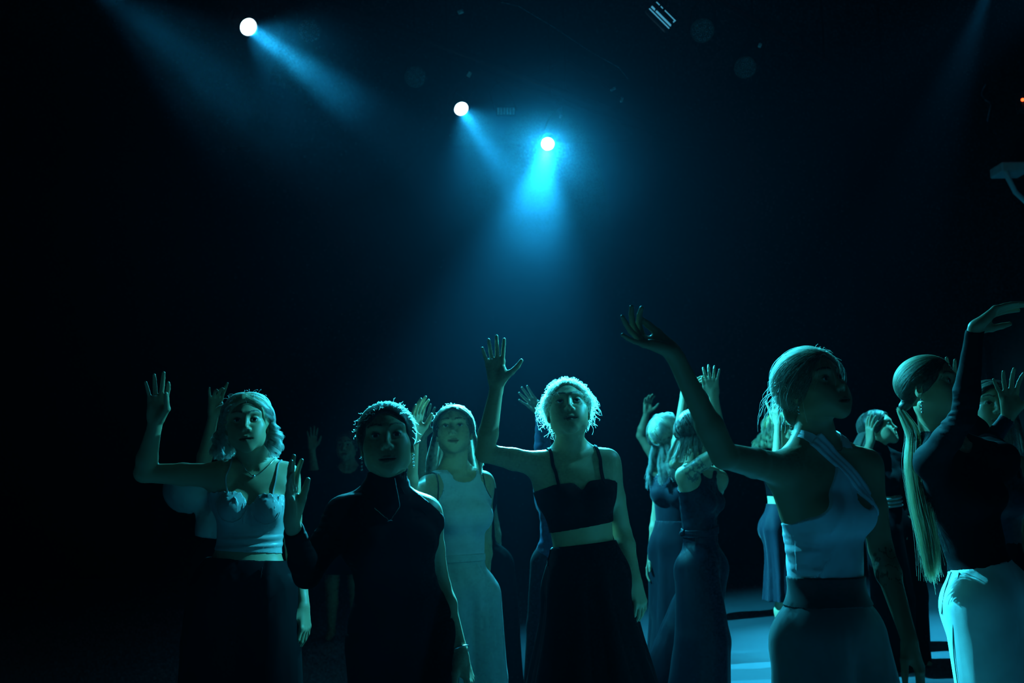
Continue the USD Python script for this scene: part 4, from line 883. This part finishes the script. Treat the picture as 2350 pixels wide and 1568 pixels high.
# --- far: grey dress, white sock
F2 = Person('dim distant woman in grey dress and white socks, bent arm left of wavy fair hair', 8.3, b=1.0, hs=1.0, skin=(.40, .27, .16), vf=.0045, vc=.012,
    pelvis=(1548, 1225), neck=(1535, 1052, 0), head=(1538, 1000, 0), face=(.3, -.9, .2), SR=(1506, 1056, 0), ER=(1470, 1000, 0), WR=(1484, 948, -.05), handR=dict(d=(.15, -.1, 1), n=(.3, -.9, 0), curl=(18, 30, 20), thumb=(50, 35)), SL=(1566, 1060, 0))
F2.build(); tank(F2, GREY, 'dress_top', -.2, .085, .08, v=.009)
F2.wear('dress_skirt', [q for q in F2.prims if q.tag in ('torso', 'leg')], GREY, .012, lambda l, f, u, x, y, z: np.maximum(u + .15, .48 - z + 0 * u), .01, creases(.1, .1, .01, 4))
for s in 'LR': F2.wear('sock', [q for q in F2.prims if q.tag in ('leg', 'foot')], WHITE, .006, lambda l, f, u, x, y, z: np.maximum(z - .17 + 0 * u, (l if s == 'R' else -l)), .008)
hp = hair_cap(F2, SCALP['brown'], .010, v=.008)

# --- right background: face turned, hand before it
J = Person('woman in black top and trousers with striped waistband, hand held before her upturned face', 6.45, b=1.0, hs=1.0, skin=(.48, .34, .21), vf=.0035, vc=.009,
    pelvis=(2042, 1215), neck=(2018, 1035, 0), head=(2016, 985, 0), face=(.82, -.55, .28), roll=0, lat=(.75, .66, 0), stance=.09,
    SR=(1985, 1062, -.05), ER=(1968, 1096, -.22), WR=(1997, 1018, -.30), handR=dict(d=(.05, 0, 1), n=(.9, .3, 0), curl=(6, 14, 10), spread=1.6, thumb=(44, 24)),
    SL=(2070, 1060, .10), EL=(2082, 1140, .12), WL=(2082, 1198, .0), handL=dict(d=(.1, -.1, -1), n=(-.8, .2, 0), curl=(15, 20, 15)))
J.build(); sleeved(J, BLACK, 'long_sleeved_top', 'RL', (.12, .85), -.10, .07, .005, .008, creases(.09, .05, .005, 3), neck=True); trousers(J, BLACK, .11, .125, .15, -.165, v=.009)
for k in range(3): J.wear('waist_stripe', J.sub('torso'), CREAM, .007, lambda l, f, u, x, y, z: np.abs(u + .115 + .024 * k) - .007 + 0 * l, .006, label='pale stripe round the waist')
hp = hair_cap(J, SCALP['dark'], .010, v=.006)
curves(hp, 'hair_strands', loose_hair(J, np.random.default_rng(20), 1000, .16, .005, 1, 0, 18, fwd=-.3) , .0016, HAIR['dark'], J.root.loc)

Hh = Person('small distant woman with wavy greenish fair hair and dark pleated skirt, forearm across her face', 6.9, b=1.0, hs=1.0, skin=(.48, .34, .21), vf=.004, vc=.010,
    pelvis=(1798, 1205), neck=(1796, 1045, 0), head=(1794, 990, 0), face=(.80, -.55, .05), roll=0, lat=(.8, .6, 0), stance=.07,
    SR=(1770, 1068, 0), ER=(1782, 1092, -.25), WR=(1786, 975, -.28), handR=dict(d=(-.25, 0, 1), n=(.7, .5, 0), curls=[(0, 8, 6), (30, 50, 30), (35, 50, 30), (-10, 10, 8)], spread=2.0, thumb=(40, 20)), SL=(1832, 1066, .1))
Hh.build(); tank(Hh, BLACK, 'top', -.10, .085, .08, v=.009); skirt(Hh, NAVY, .11, .21, -.15, .36, 14, .020, 'pleated_skirt', v=.008)
hp = hair_cap(Hh, SCALP['ginger'], .014, v=.006)
curves(hp, 'hair_strands', loose_hair(Hh, np.random.default_rng(21), 1400, .12, .016, 2.0, 0, 20, .014, .006, spread=.04, locks=70, puff=.15), .0018, HAIR['ginger'], Hh.root.loc)

Nn = Person('faint distant person in dark dress, standing far back with an open hand raised', 7.9, b=.95, hs=1.0, skin=(.40, .27, .16), vf=.0045, vc=.012,
    pelvis=(790, 1230), neck=(800, 1072, 0), head=(796, 1026, 0), face=(-.1, -.98, .1), SR=(770, 1088, 0), ER=(722, 1100, -.1), WR=(716, 1030, -.12), handR=dict(d=(.05, 0, 1), n=(.2, -.9, 0), curl=(5, 10, 8), thumb=(45, 20)), SL=(834, 1086, 0))
Nn.build(); sleeved(Nn, BLACK, 'dress_top', 'RL', (.3, .9), -.2, .08, .006, .01)
Nn.wear('dress_skirt', [q for q in Nn.prims if q.tag in ('torso', 'leg')] + [cap(Nn.P, Nn.P - (0, 0, .36), .16, .2, .03)], BLACK, .01, lambda l, f, u, x, y, z: np.maximum(u + .15, .50 - z + 0 * u), .01)
hair_cap(Nn, SCALP['brown'], .012, v=.008)

Oo = Person('person with pale puff-sleeved blouse behind the wavy bob, one dim arm raised', 5.3, b=1.0, hs=1.0, skin=(.40, .27, .16), vf=.0035, vc=.010,
    pelvis=(520, 1290), neck=(555, 1065, 0), head=(565, 985, 0), face=(.1, -.98, .1), SR=(500, 1085, 0), ER=(462, 1085, -.22), WR=(490, 952, -.24), handR=dict(d=(.15, 0, 1), n=(.5, -.8, 0), curls=[(0, 8, 6), (35, 40, 20), (38, 40, 20), (15, 20, 10)], spread=1.6, thumb=(50, 40)), SL=(610, 1090, 0))
Oo.build(); Oo.wear('puff_blouse', Oo.sub('torso', 'shoulder') + [cap(Oo.SR + (-.02, 0, -.01), at(432, 1118, 5.25), .06, .105, .04), ell(at(428, 1125, 5.25), (.115, .10, .115), np.eye(3), .03), ell(at(482, 1212, 5.3), (.07, .1, .11), np.eye(3), .05)], PALEGREY, .006,
    lambda l, f, u, x, y, z: np.maximum.reduce(np.broadcast_arrays(-.2 - u + 0 * l, neckhole(Oo, .09)(x, y, z), u - .17)), .008, creases(.05, .09, .014, 4))
trousers(Oo, BLACK, v=.01); hair_cap(Oo, SCALP['brown'], .012, v=.008)

Pp = Person('person in dark clothes mostly hidden behind the pale tank top, dim raised hand', 5.8, b=1.0, hs=1.0, skin=(.40, .27, .16), vf=.004, vc=.010,
    pelvis=(1098, 1300), neck=(1070, 1085, 0), head=(1060, 1000, 0), face=(0, -1, .1), SR=(1015, 1095, 0), ER=(965, 1085, -.1), WR=(969, 1000, -.14), handR=dict(d=(.22, 0, 1), n=(.2, -.9, 0), curl=(5, 10, 8), thumb=(45, 30)), SL=(1112, 1110, .05), EL=(1132, 1205, .1), WL=(1146, 1290, .0), handL=dict(d=(-.1, -.1, -1), n=(-.9, .1, 0), curl=(15, 25, 15)))
Pp.build(); tank(Pp, BLACK, 'top', -.2, .085, .08, v=.009); trousers(Pp, BLACK, .12, .125, .15, v=.01); hair_cap(Pp, SCALP['dark'], .012, v=.008)

Ee = Person('person in denim-blue sleeves mostly hidden behind the curly hair, splayed hand raised', 5.9, b=1.0, hs=1.0, skin=(.48, .34, .21), vf=.0035, vc=.010,
    pelvis=(1290, 1290), neck=(1290, 1080, 0), head=(1300, 985, 0), face=(0, -1, .1), SR=(1254, 1092, 0), ER=(1246, 1052, -.20), WR=(1243, 948, -.22), handR=dict(d=(-.62, 0, .72), n=(.2, -1, .1), curl=(4, 8, 6), spread=1.3, thumb=(66, 62), fold=.1), SL=(1352, 1092, 0))
Ee.build(); sleeved(Ee, DENIM, 'denim_shirt', 'RL', (1., 1.), -.32, .075, .012, .008, creases(.07, .05, .01, 3)); trousers(Ee, NAVY, v=.01); hair_cap(Ee, SCALP['brown'], .012, v=.008)
